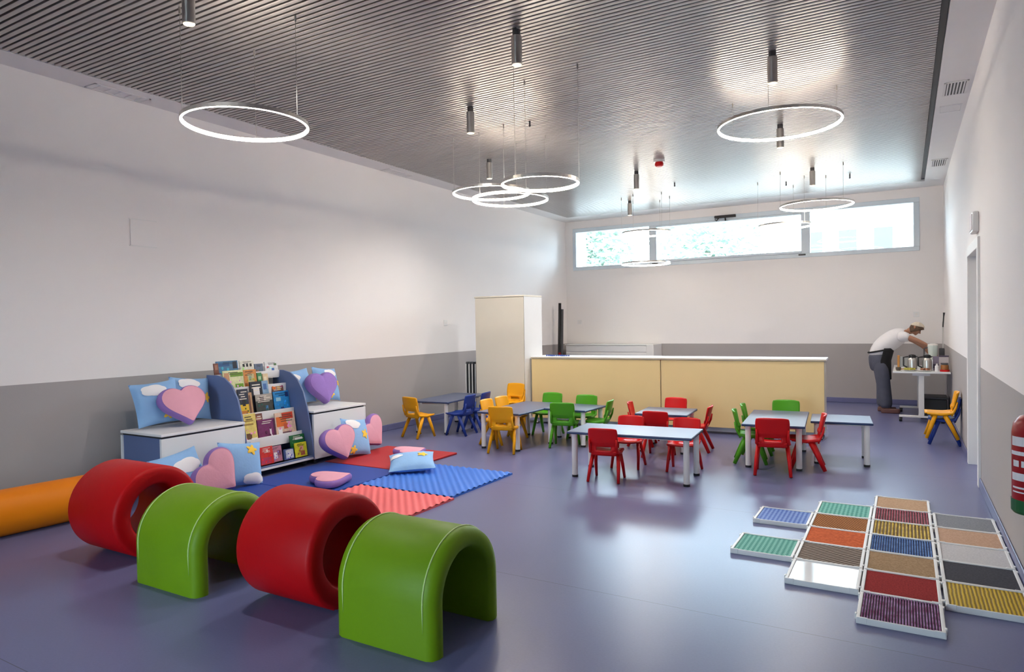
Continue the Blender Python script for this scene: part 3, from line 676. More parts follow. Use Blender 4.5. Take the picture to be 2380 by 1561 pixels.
# on the right bench
pillow('sky blue cushion squeezed between the rack and the purple heart', (-6.16, 5.58, 0.805), (0.95, 0.0, 0.3), 0.42, 0.42, 0.14, math.radians(4), (('cloud', 0.3, 0.75, 0.36),))
pillow('sky blue cushion at the right end of the right bench', (-6.17, 6.03, 0.805), (0.95, 0.1, 0.3), 0.42, 0.42, 0.14, math.radians(-7), (('cloud', 0.6, 0.80, 0.40), ('star', 0.9, 0.5, 0.2), ('star', 0.52, 0.14, 0.24)))
heart('all purple heart cushion on the right bench', (-6.0, 5.80, 0.79), (0.92, 0.05, 0.30), 0.46, 0.11, math.radians(0), 'cushion_purple')
# on the floor by the left bench
pillow('sky blue cushion lying behind the red drum against the left bench', (-5.44, 3.60, 0.24), (0.85, -0.1, 0.45), 0.44, 0.42, 0.14, math.radians(10), (('cloud', 0.62, 0.62, 0.48),))
pillow('sky blue cushion with top star leaning on the book rack base', (-5.42, 4.19, 0.225), (0.93, -0.08, 0.30), 0.44, 0.42, 0.15, math.radians(-8), (('star', 0.70, 0.80, 0.27), ('cloud', 0.72, 0.13, 0.42)))
heart('pink heart cushion standing on its point behind the green arch', (-5.24, 3.80, 0.225), (0.93, -0.10, 0.30), 0.46, 0.11, math.radians(42))
# around the right bench
heart('pink heart cushion leaning on the right bench front', (-5.37, 5.42, 0.24), (0.92, -0.05, 0.30), 0.46, 0.11, math.radians(9))
pillow('sky blue cushion leaning between two hearts at the right bench', (-5.45, 5.77, 0.24), (0.92, 0.10, 0.30), 0.44, 0.43, 0.12, math.radians(-9), (('cloud', 0.35, 0.84, 0.42), ('star', 0.72, 0.55, 0.27), ('star', 0.22, 0.12, 0.26)))
heart('pink heart cushion seen edge on at the right end of the bench', (-5.535, 6.13, 0.235), (0.95, 0.10, 0.20), 0.45, 0.10, math.radians(30))
# lying flat
heart('pink heart cushion lying flat on the dark blue mat', (-4.70, 4.63, 0.066), (0.02, 0.0, 1), 0.46, 0.075, math.radians(150))
heart('pink heart cushion lying flat on the dark red mat', (-4.87, 6.03, 0.066), (0.02, 0.0, 1), 0.44, 0.075, math.radians(150))
pillow('pale blue cushion lying flat on the bright blue ribbed mat', (-4.40, 5.47, 0.105), (0.08, -0.16, 1), 0.47, 0.47, 0.12, math.radians(40), (('star', 0.74, 0.58, 0.25), ('cloud', 0.12, 0.60, 0.30)))

# ------------------------------------------------------------------ tables
def table(label, cx, cy, w, d, rz, H=0.45):
    t = thing('low_table', label, 'table', (cx, cy, 0), math.radians(rz), 'low children tables')
    MB().box(-w/2, w/2, -d/2, d/2, H-0.024, H-0.002).build('edge_band', 'table_edge', t, bevel=0.008)
    MB().box(-w/2+0.004, w/2-0.004, -d/2+0.004, d/2-0.004, H-0.006, H).build('tabletop', 'table_blue', t, bevel=0.002)
    for sx in (-1, 1):
        for sy in (-1, 1):
            lg = MB().lathe([(0.028, 0.015), (0.028, H-0.024)], (sx*(w/2-0.06), sy*(d/2-0.06), 0), 20).build('leg', 'leg_white', t)
            MB().lathe([(0.030, 0), (0.030, 0.022)], (sx*(w/2-0.06), sy*(d/2-0.06), 0), 20).build('foot', 'black_plastic', lg)
    for sy in (-1, 1): MB().box(-w/2+0.07, w/2-0.07, sy*(d/2-0.16)-0.01, sy*(d/2-0.16)+0.01, H-0.055, H-0.024).build('apron_rail', 'leg_white', t)
table('long pale blue low table with red chairs at the front centre', -2.283, 6.285, 1.2, 0.6, 4.5)
table('low table in front of the yellow counter with red chairs around', -2.44, 7.80, 0.60, 0.64, 4.5)
table('long low table on the right with green and red chairs', -1.20, 7.73, 0.60, 1.2, 4.8)
table('small square low table at the far right of the group', -0.59, 7.92, 0.58, 0.60, 5)
table('long low table on the left with yellow chairs', -4.20, 7.46, 0.60, 1.2, -1)
table('small square low table with green chairs', -3.60, 7.75, 0.58, 0.60, -3)
table('dark low table against the left wall with blue chairs', -5.76, 8.10, 0.58, 1.2, 5)

# ------------------------------------------------------------------ chairs (face +y)
def make_chair(color, label, loc, rz, scale=1.0):
    t = thing('child_chair', label, 'chair', loc, rz, 'moulded plastic child chairs', scale)
    m = 'plastic_' + color
    def seat(u, v):
        x = (u-0.5)*0.30*(1-0.08*abs(v-0.5)); y = -0.125+0.285*v
        z = 0.295+0.012*(2*u-1)**2-0.02*max(0, v-0.8)*5*max(0, v-0.8)+0.02*max(0, 0.2-v)
        return (x, y, z-0.006*math.sin(PI*v))
    MB().grid(seat, 10, 10).build('seat', m, t, smooth=True, solid=0.014)
    def back(u, v):
        z = 0.27+0.285*v
        wid = 0.262+0.038*min(1, max(0, (v-0.28)/0.25))-0.018*max(0, v-0.85)/0.15
        x = (u-0.5)*wid
        y = -0.118-0.060*v-0.010*v*v+0.030*(2*u-1)**2*(0.4+0.6*v)
        if 0.28 < v < 0.42: y += 0.010
        if v > 0.97: z -= 0.010*(2*u-1)**4
        return (x, y, z)
    MB().grid(back, 14, 16, skip=lambda i, j: 3 <= i <= 10 and 3 <= j <= 4).build('backrest', m, t, smooth=True, solid=0.014)
    for s in (-1, 1):
        MB().tube([(s*0.128, 0.055, 0.285), (s*0.142, 0.10, 0.15), (s*0.150, 0.150, 0.004)], [0.020, 0.018, 0.014], 8, flat=1.25).build('leg', m, t, smooth=True)
        MB().tube([(s*0.128, -0.035, 0.285), (s*0.146, -0.10, 0.15), (s*0.158, -0.165, 0.004)], [0.021, 0.019, 0.015], 8, flat=1.25).build('leg', m, t, smooth=True)
        MB().tube([(s*0.140, 0.14, 0.298), (s*0.146, 0.0, 0.288), (s*0.140, -0.115, 0.305), (s*0.138, -0.145, 0.37), (s*0.140, -0.160, 0.44)], [0.013, 0.017, 0.017, 0.013, 0.008], 8).build('side_rail', m, t, smooth=True)
    return t
D = math.radians
CH = {
 'red': [('red chair at the front of the long centre table, back to the camera', -2.475, 6.02, D(8), .93),
         ('left red chair behind the long centre table', -2.50, 6.66, D(186), .93), ('right red chair behind the long centre table', -1.93, 6.72, D(183), .93),
         ('red chair between the centre table and the table before the counter', -2.38, 7.32, D(3), .95), ('red chair against the yellow counter behind its table', -2.55, 8.40, D(180), .95),
         ('red chair at the left side of the table before the counter', -2.78, 7.92, D(-80), .95), ('red chair at the right side of the table before the counter', -2.10, 7.86, D(95), .95),
         ('red chair at the front of the right long table, back to the camera', -1.125, 6.985, D(8), 1.02), ('red chair at the right side of the right long table', -0.87, 7.40, D(98), 1.0)],
 'green': [('green chair behind the right long table by the counter', -1.21, 8.36, D(184), 1.0), ('nearer green chair at the left side of the right long table', -1.42, 7.46, D(-80), 1.0),
           ('farther green chair at the left side of the right long table', -1.44, 7.98, D(-84), 1.0),
           ('left green chair against the yellow counter', -4.20, 8.14, D(178), 1.0), ('green chair against the counter behind the square table', -3.64, 8.04, D(180), 1.0),
           ('green chair at the front of the square table, back to the camera', -3.60, 7.44, D(14), 1.0), ('green chair at the right side of the square table', -3.29, 7.74, D(98), 1.0)],
 'yellow': [('yellow chair alone at the near end of the dark left table', -5.70, 7.25, D(-12), 1.0), ('yellow chair at the near end of the yellow table, back to the camera', -4.09, 6.83, D(12), 1.0),
            ('nearer yellow chair at the left side of the yellow table', -4.46, 7.26, D(-88), 1.0), ('farther yellow chair at the left side of the yellow table', -4.46, 7.62, D(-92), 1.0),
            ('lower yellow chair of the stack before the tall cabinet', -4.99, 8.52, D(176), 1.0), ('upper yellow chair of the stack before the tall cabinet', -4.99, 8.50, D(176), 1.0),
            ('yellow chair stacked on a blue one beside the door', 0.36, 9.49, D(91), 1.0)],
 'blue': [('nearer blue chair at the dark left table', -5.29, 7.66, D(95), 1.0), ('farther blue chair at the dark left table', -5.27, 8.02, D(98), 1.0),
          ('blue chair under the yellow one beside the door', 0.395, 9.52, D(88), 1.0)],
}
for colr, lst in CH.items():
    base = None
    for lb, x, y, rz, s in lst:
        z = 0.075 if (lb.startswith('upper') or lb.startswith('yellow chair stacked')) else 0.0
        if base is None: base = make_chair(colr, lb, (x, y, z), rz, s)
        else: dup(base, lb, (x, y, z), rz, 'moulded plastic child chairs', s)

# ------------------------------------------------------------------ tall cabinet, counter and back wall furniture
cb = thing('tall_cabinet', 'tall cream cabinet at the left end of the counter', 'cabinet', (-5.345, 9.09, 0))
MB().box(-0.435, 0.435, -0.27, 0.27, 0.08, 1.915).build('body', 'cream_laminate', cb, bevel=0.004)
MB().box(-0.43, 0.43, -0.29, -0.272, 0.085, 1.91).build('back_panel', 'cream_laminate', cb, bevel=0.003)
MB().box(0.435, 0.443, -0.29, 0.27, 0.08, 1.915).build('side_panel', 'white_laminate', cb, bevel=0.002)
MB().box(-0.445, 0.445, -0.295, 0.275, 1.915, 1.94).build('top_panel', 'cream_laminate', cb, bevel=0.004)
for sx in (-1, 1):
    for sy in (-1, 1): MB().lathe([(0.025, 0), (0.025, 0.08)], (sx*0.38, sy*0.2, 0), 14).build('foot', 'leg_white', cb)
CR = math.radians(2.4); CP = Vector((-4.885, 8.96, 0))
def counter_unit(label, x0, x1):
    t = thing('low_cupboard', label, 'cupboard', CP, CR, 'counter cupboards')
    MB().box(x0+0.004, x1-0.004, 0.02, 0.45, 0.09, 0.985).build('body', 'cream_laminate', t, bevel=0.003)
    MB().box(x0+0.006, x1-0.006, 0.0, 0.019, 0.092, 0.98).build('back_panel', 'yellow_laminate', t, bevel=0.003)
    MB().box(x0+0.03, x1-0.03, 0.06, 0.40, 0.03, 0.09).build('plinth', 'frame_grey', t)
    for xx in (x0+0.06, x1-0.05):
        for yy in (0.05, 0.40):
            f = MB().lathe([(0.018, 0.012), (0.018, 0.09)], (xx, yy, 0), 14).build('foot', 'leg_white', t)
            MB().lathe([(0.022, 0), (0.022, 0.014)], (xx, yy, 0), 14).build('foot_pad', 'black_plastic', f)
counter_unit('left yellow backed cupboard of the counter', 0.0, 1.98)
counter_unit('right yellow backed cupboard of the counter', 1.98, 4.03)
ct = thing('counter_top', 'long white worktop over the two yellow cupboards', 'worktop', CP, CR)
MB().box(0.0, 4.05, -0.012, 0.47, 0.985, 1.012).build('board', 'white_laminate', ct, bevel=0.004)
MB().box(0.0, 4.05, -0.014, -0.011, 0.986, 1.003).build('edge_strip', mat('edge_tan', (0.55, 0.47, 0.36), 0.5), ct)
t = thing('bead_string', 'thin dark string of beads lying on the counter by the cabinet', 'beads', (-4.70, 9.12, 1.012))
mb = MB()
for k in range(16):
    mb.lathe([(0.003, 0), (0.011, 0.006), (0.011, 0.016), (0.003, 0.022)], (0.024*k, 0.02*math.sin(k*0.9), 0), 8)
mb.build('beads', 'mat_blue', t)['kind'] = 'stuff'
MB().tube([(0.024*k, 0.02*math.sin(k*0.9), 0.011) for k in range(16)], 0.002, 5).build('string', 'black_plastic', t)
# oil radiator beside the cabinet
rd = thing('oil_radiator', 'dark grey column radiator between the left wall and the tall cabinet', 'radiator', (-5.98, 9.06, 0))
for k in range(5):
    MB().prism([(-0.06, 0.12), (0.06, 0.12), (0.06, 0.86), (0.04, 0.915), (-0.04, 0.915), (-0.06, 0.86)], -0.135+0.06*k, -0.105+0.06*k, 'x').build('column', 'dark_grey', rd, bevel=0.008)
    MB().box(-0.128+0.06*k, -0.112+0.06*k, -0.068, -0.060, 0.16, 0.88).build('column_highlight', 'white_paint', rd)  # white strip paints a highlight onto the dark column
MB().tube([(-0.15, 0, 0.8), (0.15, 0, 0.8)], 0.02, 10).tube([(-0.15, 0, 0.2), (0.15, 0, 0.2)], 0.02, 10).build('header_pipe', 'dark_grey', rd)
for s in (-1, 1): MB().box(s*0.1-0.015, s*0.1+0.015, -0.10, 0.10, 0, 0.12).build('foot', 'dark_grey', rd)
# folded stand in the back corner
st = thing('folded_stand', 'pair of tall black poles leaning in the back left corner', 'stand', (-6.27, 12.72, 0))
MB().tube([(-0.02, 0, 0.04), (0.03, 0.02, 1.93)], 0.030, 10).build('pole', 'black_plastic', st)
MB().tube([(0.05, 0, 0.04), (0.085, 0.02, 1.80)], 0.026, 10).build('pole', 'dark_grey', st)
MB().box(-0.10, 0.14, -0.10, 0.10, 0, 0.05).build('base', 'black_plastic', st, bevel=0.01)
MB().box(0.0, 0.05, -0.02, 0.02, 0.82, 0.90).box(0.04, 0.09, -0.03, 0.03, 0.78, 0.84).build('clamp', 'ext_red', st)
# white low heater cover along the back wall
hc = thing('heater_cover', 'long white slatted heater cover along the back wall behind the counter', 'heater', (-5.25, 13.2, 0))
MB().box(-0.98, 0.80, -0.22, 0.28, 0.06, 1.04).build('body', 'white_paint', hc, bevel=0.004)
for k in range(6): MB().box(-0.96, 0.80, -0.232, -0.22, 0.16+0.15*k, 0.28+0.15*k).build('slat', 'white_laminate', hc, bevel=0.003)
MB().box(0.80, 0.95, -0.25, 0.28, 0.02, 1.06).build('end_panel', 'white_paint', hc, bevel=0.004)
MB().box(-1.0, 0.82, -0.24, 0.28, 1.04, 1.06).build('top_board', 'white_laminate', hc, bevel=0.003)

# ------------------------------------------------------------------ sensory floor tiles
mesh_teal = pattern_mat('mesh_teal', (0.002, 0.22, 0.16), (0.16, 0.50, 0.41), 'checker', 48, 0.5, PI/4)
pattern_mat('mesh_blue', (0.015, 0.08, 0.42), (0.20, 0.32, 0.66), 'checker', 48, 0.5, PI/4)
pattern_mat('coir_brown', (0.10, 0.07, 0.05), (0.34, 0.28, 0.24), 'wavy', 14, 0.9, 0.6)
pattern_mat('coir_orange', (0.14, 0.05, 0.015), (0.48, 0.20, 0.06), 'wavy', 16, 0.9, -0.5)
pattern_mat('scrub_orange', (0.50, 0.09, 0.02), (0.66, 0.14, 0.04), 'noise', 60, 0.9)
pattern_mat('cork_tan', (0.30, 0.19, 0.10), (0.42, 0.28, 0.16), 'noise', 90, 0.9)
pattern_mat('cork_light', (0.42, 0.27, 0.16), (0.55, 0.37, 0.24), 'noise', 90, 0.9)
pattern_mat('carpet_red', (0.22, 0.015, 0.015), (0.36, 0.03, 0.03), 'noise', 120, 0.95)
pattern_mat('rib_purple', (0.22, 0.03, 0.14), (0.50, 0.30, 0.58), 'noise', 25, 0.4)
pattern_mat('rib_blue', (0.03, 0.10, 0.36), (0.16, 0.32, 0.66), 'noise', 30, 0.4)
pattern_mat('rib_red', (0.30, 0.012, 0.03), (0.50, 0.12, 0.17), 'noise', 30, 0.4)
pattern_mat('bar_yellow', (0.36, 0.22, 0.01), (0.72, 0.52, 0.06), 'noise', 22, 0.4)
pattern_mat('weave_yellow', (0.26, 0.16, 0.005), (0.66, 0.44, 0.015), 'wavy', 17, 0.5)
pattern_mat('felt_slate', (0.045, 0.045, 0.06), (0.07, 0.07, 0.085), 'noise', 80, 0.9)
pattern_mat('felt_grey', (0.20, 0.21, 0.24), (0.27, 0.28, 0.31), 'noise', 80, 0.9)
pattern_mat('peach_cork', (0.48, 0.30, 0.20), (0.58, 0.38, 0.27), 'noise', 90, 0.9)
pattern_mat('rug_white', (0.52, 0.51, 0.53), (0.62, 0.61, 0.62), 'noise', 80, 0.9)
mat('gloss_white', (0.85, 0.85, 0.87), 0.06, var=0.01)
mat('tile_frame', (0.80, 0.79, 0.78), 0.4, var=0.02)
def tile(label, cx, cy, m, ribs=0, rib_m=None, rz=0.0):
    t = thing('sensory_tile', label, 'floor tile', (cx, cy, 0), rz, 'sensory floor tiles')
    s = 0.189; fx = 0.018; f = 0.011
    MB().box(-s, s, -s, -s+f, 0, 0.032).box(-s, s, s-f, s, 0, 0.032).box(-s, -s+fx, -s+f, s-f, 0, 0.032).box(s-fx, s, -s+f, s-f, 0, 0.032).build('frame', 'tile_frame', t, bevel=0.003)
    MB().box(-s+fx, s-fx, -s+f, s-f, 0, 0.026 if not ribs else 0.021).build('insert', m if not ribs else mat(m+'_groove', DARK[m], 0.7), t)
    for a, b in ((-1, -1), (1, -1), (-1, 1), (1, 1)):
        MB().box(a*(s-0.026)-0.022, a*(s-0.026)+0.022, b*(s-0.004)-0.006, b*(s-0.004)+0.006, 0.004, 0.0345).build('connector', 'tile_frame', t, bevel=0.002)
        MB().box(a*(s+0.001)-0.006, a*(s+0.001)+0.004, b*(s-0.05)-0.012, b*(s-0.05)+0.012, 0.006, 0.0345).build('connector', 'tile_frame', t, bevel=0.002)
    if ribs:
        for k in range(ribs):
            x = -s+fx+(2*s-2*fx)*(k+0.5)/ribs; r = (s-fx)/ribs*0.62
            MB().prism([(x-r, 0.019), (x+r, 0.019), (x+r*0.7, 0.027), (x, 0.030), (x-r*0.7, 0.027)], -s+f, s-f, 'y').build('rib', m, t)
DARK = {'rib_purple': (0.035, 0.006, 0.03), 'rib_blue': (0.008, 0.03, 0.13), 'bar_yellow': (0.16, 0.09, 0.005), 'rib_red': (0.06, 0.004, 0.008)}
cxs = (-0.795, -0.412, -0.028, 0.362); y0 = 3.70; dy = 0.3765
cyk = lambda k: y0+dy*(k+0.5)
tile('green mesh sensory tile sticking out alone on the left, nearer one', cxs[0], cyk(2), 'mesh_teal')
tile('blue mesh sensory tile sticking out alone on the left, farther one', cxs[0], cyk(4), 'mesh_blue')
for k, (lb, m, r) in enumerate((('glossy white sensory tile in the second column', 'gloss_white', 0), ('grey brown coir sensory tile behind the glossy white one', 'coir_brown', 0), ('bright orange sensory tile in the second column', 'scrub_orange', 0),
                                ('brown and orange coir sensory tile behind the bright orange one', 'coir_orange', 0), ('green mesh sensory tile at the far end of the second column', 'mesh_teal', 0))):
    tile(lb, cxs[1], cyk(k+1), m, r)
for k, (lb, m, r) in enumerate((('purple ribbed sensory tile nearest to the camera', 'rib_purple', 27), ('plain dark red sensory tile behind the purple ribbed one', 'carpet_red', 0), ('brown cork sensory tile in the middle of the third column', 'cork_tan', 0),
                                ('blue ribbed sensory tile in the third column', 'rib_blue', 24), ('yellow ribbed sensory tile behind the blue ribbed one', 'bar_yellow', 16), ('red ribbed sensory tile in the third column', 'rib_red', 20), ('light tan cork sensory tile at the far end of the third column', 'cork_light', 0))):
    tile(lb, cxs[2], cyk(k), m, r)
for k, (lb, m, r) in enumerate((('yellow woven sensory tile at the near end by the right wall', 'weave_yellow', 0), ('dark slate sensory tile by the right wall', 'felt_slate', 0), ('off white sensory tile by the right wall', 'rug_white', 0),
                                ('peach cork sensory tile by the right wall', 'peach_cork', 0), ('mid grey sensory tile at the far end by the right wall', 'felt_grey', 0))):
    tile(lb, cxs[3], cyk(k+1), m, r)

# ------------------------------------------------------------------ rolling table and what stands on it
rt = thing('rolling_table', 'white T legged rolling table by the right wall at the back', 'table', (0.20, 0, 0))
RTY0, RTY1, RTZ = 11.20, 12.75, 0.735
MB().box(-0.355, 0.35, RTY0, RTY1, RTZ-0.026, RTZ).build('tabletop', 'white_laminate', rt, bevel=0.004)
for yy in (RTY0+0.12, RTY1-0.25):
    MB().box(-0.035, 0.035, yy-0.03, yy+0.03, 0.09, RTZ-0.06).build('post', 'leg_white', rt, bevel=0.006)
    MB().box(-0.11, 0.11, yy-0.035, yy+0.035, RTZ-0.065, RTZ-0.026).build('bracket', 'leg_white', rt, bevel=0.004)
    MB().box(-0.28, 0.28, yy-0.03, yy+0.03, 0.065, 0.095).build('foot_bar', 'leg_white', rt, bevel=0.006)
    for s in (-1, 1):
        MB().lathe([(0.032, -0.02), (0.034, -0.012), (0.034, 0.012), (0.032, 0.02)], (s*0.26, yy, 0.034), 16, 'x').box(s*0.26-0.022, s*0.26+0.022, yy-0.02, yy+0.02, 0.04, 0.066).build('castor', 'black_plastic', rt)
def lathe_thing(name, label, cat, loc, parts, group=None):
    t = thing(name, label, cat, loc, group=group)
    for pn, prof, m in parts: MB().lathe(prof, n=20).build(pn, m, t, smooth=False, bevel=0.0015)
    return t
def jug(label, x, y):
    t = lathe_thing('coffee_jug', label, 'jug', (x, y, RTZ), (('steel_body', [(0.055, 0), (0.062, 0.01), (0.062, 0.14), (0.052, 0.17), (0.040, 0.185)], 'brushed_steel'), ('lid', [(0.044, 0.185), (0.048, 0.20), (0.044, 0.225), (0.02, 0.235)], 'black_plastic')), 'steel jugs')
    MB().tube([(-0.05, 0, 0.20), (-0.11, 0, 0.19), (-0.11, 0, 0.07), (-0.06, 0, 0.04)], 0.011, 8).build('handle', 'black_plastic', t, smooth=True)
    MB().prism([(0.03, 0.18), (0.075, 0.205), (0.03, 0.215)], -0.015, 0.015, 'y').build('spout', 'black_plastic', t)
jug('steel vacuum jug with black lid, left one on the rolling table', 0.09, 11.47)
jug('steel vacuum jug with black lid, right one on the rolling table', 0.275, 11.47)
t = thing('wooden_box', 'upright orange wooden box at the left end of the rolling table', 'box', (-0.07, 11.63, RTZ))
MB().box(-0.03, 0.0, -0.06, 0.06, 0, 0.21).build('side', mat('orange_wood', (0.55, 0.24, 0.05), 0.5), t, bevel=0.002)
MB().box(0.0, 0.11, -0.05, 0.05, 0.04, 0.19).build('grey_panel', mat('grey_card', (0.40, 0.42, 0.42), 0.6), t, bevel=0.002)
MB().box(0.0, 0.12, -0.06, 0.06, 0.0, 0.012).build('base', 'orange_wood', t)
def platter(label, x, y, r, m, bits):
    t = thing('platter', label, 'platter', (x, y, RTZ), group='food platters')
    MB().lathe([(r*0.6, 0), (r, 0.014), (r, 0.018), (r*0.6, 0.006)], n=24).build('plate', 'leg_white', t)
    mb = MB()
    for k in range(bits):
        a = random.random()*6.28; q = random.random()**0.5*r*0.7
        mb.lathe([(0.008, 0.0), (0.018, 0.008), (0.014, 0.024), (0.004, 0.03)], (q*math.cos(a), q*math.sin(a), 0.008+0.01*random.random()), 7)
    mb.build('snacks', m, t)['kind'] = 'stuff'
mat('snack_olive', (0.36, 0.33, 0.05), 0.6, var=0.4, scale=30); mat('snack_red', (0.30, 0.13, 0.07), 0.6, var=0.4, scale=30)
platter('platter of olive green snacks on the rolling table', 0.06, 11.33, 0.10, 'snack_olive', 22)
platter('platter of reddish snacks on the rolling table', 0.24, 11.33, 0.085, 'snack_red', 18)
lathe_thing('espresso_cup', 'small brown cup at the left front of the rolling table', 'cup', (-0.085, 11.30, RTZ), (('cup', [(0.02, 0), (0.034, 0.02), (0.036, 0.055), (0.033, 0.055)], 'bark'), ('saucer', [(0.03, 0), (0.05, 0.006)], 'leg_white')))
lathe_thing('white_bottle', 'small white bottle on the rolling table', 'bottle', (0.39, 11.32, RTZ), (('bottle_body', [(0.022, 0), (0.024, 0.01), (0.024, 0.075), (0.012, 0.09)], 'felt_white'), ('cap', [(0.012, 0.09), (0.012, 0.11)], 'leg_white')))
t = thing('carton', 'mauve carton behind the small white bottle', 'carton', (0.40, 11.62, RTZ))
MB().box(-0.05, 0.05, -0.04, 0.04, 0, 0.20).build('pack', mat('mauve_card', (0.24, 0.20, 0.28), 0.6), t, bevel=0.003)
MB().box(-0.05, 0.05, -0.041, -0.04, 0.03, 0.09).build('print', mat('print_dark', (0.08, 0.06, 0.10), 0.6), t)
t = thing('snack_package', 'tall pale package with dark top at the right end of the rolling table', 'package', (0.485, 11.60, RTZ))
MB().box(-0.06, 0.06, -0.04, 0.04, 0, 0.195).build('pack', mat('pale_card', (0.55, 0.50, 0.52), 0.6), t, bevel=0.003)
MB().box(-0.061, 0.061, -0.041, 0.041, 0.195, 0.215).build('lid', 'print_dark', t)
MB().box(-0.04, 0.05, -0.0415, -0.04, 0.09, 0.11).build('print', 'print_dark', t)
lathe_thing('honey_jar', 'amber jar with a red base at the right front of the rolling table', 'jar', (0.485, 11.34, RTZ), (('red_tray', [(0.058, 0), (0.060, 0.004), (0.060, 0.026)], 'plastic_red'), ('jar_glass', [(0.046, 0.026), (0.048, 0.03), (0.048, 0.085), (0.040, 0.095)], mat('amber', (0.35, 0.13, 0.03), 0.2)), ('lid', [(0.042, 0.095), (0.042, 0.115)], 'dark_grey')))
bl2 = thing('blender', 'pale glass blender on the right part of the rolling table', 'blender', (0.36, 11.95, RTZ))
MB().lathe([(0.075, 0), (0.080, 0.01), (0.068, 0.10), (0.055, 0.13)], n=20).build('motor_base', 'aluminium', bl2, smooth=False)
MB().lathe([(0.045, 0.13), (0.052, 0.15), (0.068, 0.34), (0.066, 0.35)], n=20).build('jug', mat('pale_glass', (0.62, 0.70, 0.66), 0.15), bl2, smooth=False)
MB().lathe([(0.066, 0.35), (0.066, 0.365), (0.03, 0.375)], n=20).build('lid', 'leg_white', bl2)
MB().tube([(-0.06, 0, 0.32), (-0.11, 0, 0.30), (-0.11, 0, 0.19), (-0.055, 0, 0.17)], 0.010, 8).build('handle', 'dark_grey', bl2)
jp = thing('lever_press', 'tall chrome lever press standing at the wall end of the table', 'press', (0.48, 12.18, RTZ))
MB().box(-0.06, 0.06, -0.08, 0.08, 0, 0.03).build('base', 'dark_grey', jp, bevel=0.006)
MB().tube([(0.02, 0, 0.03), (0.02, 0, 0.70)], 0.011, 10).build('column', 'brushed_steel', jp)
MB().box(-0.035, 0.04, -0.035, 0.035, 0.18, 0.30).build('press_head', 'dark_grey', jp, bevel=0.012)
MB().tube([(0.02, -0.01, 0.62), (0.03, -0.02, 0.78), (0.035, -0.02, 0.84)], [0.009, 0.009, 0.015], 10).build('lever', 'black_plastic', jp)
bn = thing('storage_crate', 'dark crate on the floor under the rolling table', 'crate', (0.36, 11.95, 0))
MB().box(-0.17, 0.17, -0.25, 0.25, 0.0, 0.30).build('body', 'black_plastic', bn, bevel=0.015)
MB().box(-0.18, 0.18, -0.26, 0.26, 0.30, 0.325).build('lid', 'dark_grey', bn, bevel=0.008)

# ------------------------------------------------------------------ the bending person
mat('skin', (0.38, 0.18, 0.11), 0.55, var=0.06); mat('shirt_white', (0.72, 0.70, 0.72), 0.85, var=0.05, bump=0.4, bscale=25)
mat('trouser_grey', (0.085, 0.09, 0.125), 0.9, var=0.15, scale=12, bump=0.4, bscale=30); mat('apron_black', (0.008, 0.008, 0.010), 0.85); mat('hair_brown', (0.09, 0.05, 0.028), 0.7, var=0.3, scale=40)
mat('cap_straw', (0.60, 0.52, 0.42), 0.85, var=0.2, scale=40); mat('shoe_brown', (0.16, 0.07, 0.06), 0.5)
pr = thing('person', 'person in white shirt, black apron and grey trousers bending over the rolling table', 'person', (-0.30, 12.32, 0))
def skin_mesh(name, verts, edges, m, parent, root=0, sub=2):
    me = bpy.data.meshes.new(name); me.from_pydata([v[:3] for v in verts], edges, [])
    o = bpy.data.objects.new(name, me); COL.objects.link(o); o.parent = parent
    me.materials.append(MATS[m])
    md = o.modifiers.new('skin', 'SKIN'); md.use_smooth_shade = True
    for i, v in enumerate(verts):
        sv = me.skin_vertices[0].data[i]
        sv.radius = (v[3], v[4] if len(v) > 4 else v[3]); sv.use_root = (i == root)
    s = o.modifiers.new('sub', 'SUBSURF'); s.levels = sub; s.render_levels = sub
    return o
# local coordinates: +x forward (towards the table), y sideways, z up; origin between the feet
V = [(-0.06, 0, 0.92, 0.085, 0.08), (0.0, 0, 1.04, 0.10, 0.085), (0.13, 0, 1.15, 0.11, 0.09), (0.26, 0, 1.235, 0.10, 0.08), (0.345, 0, 1.285, 0.055), (0.385, 0, 1.31, 0.055),
     (0.28, -0.17, 1.22, 0.052), (0.43, -0.21, 1.17, 0.036), (0.56, -0.19, 1.10, 0.030), (0.66, -0.15, 1.01, 0.028), (0.69, -0.14, 0.975, 0.034, 0.018),
     (0.28, 0.17, 1.22, 0.052), (0.43, 0.21, 1.13, 0.036), (0.54, 0.19, 1.05, 0.030), (0.63, 0.14, 0.95, 0.028), (0.66, 0.13, 0.915, 0.034, 0.018),
     (-0.04, -0.08, 0.86, 0.07), (0.00, -0.10, 0.48, 0.056), (0.01, -0.105, 0.10, 0.040), (0.09, -0.11, 0.045, 0.035), (0.17, -0.115, 0.035, 0.03),
     (-0.04, 0.08, 0.86, 0.07), (-0.02, 0.10, 0.48, 0.056), (-0.05, 0.105, 0.10, 0.040), (0.03, 0.11, 0.045, 0.035), (0.11, 0.115, 0.035, 0.03)]
Eg = [(0, 1), (1, 2), (2, 3), (3, 4), (4, 5), (3, 6), (6, 7), (7, 8), (8, 9), (9, 10), (3, 11), (11, 12), (12, 13), (13, 14), (14, 15), (0, 16), (16, 17), (17, 18), (18, 19), (19, 20), (0, 21), (21, 22), (22, 23), (23, 24), (24, 25)]
hc_ = Vector((0.45, -0.01, 1.325))   # head centre, looking down at the table
V.append((hc_.x, hc_.y, hc_.z, 0.098, 0.104)); Eg.append((5, len(V)-1)); hi = len(V)-1
V.append((hc_.x+0.055, hc_.y, hc_.z-0.045, 0.084, 0.088)); Eg.append((hi, len(V)-1))
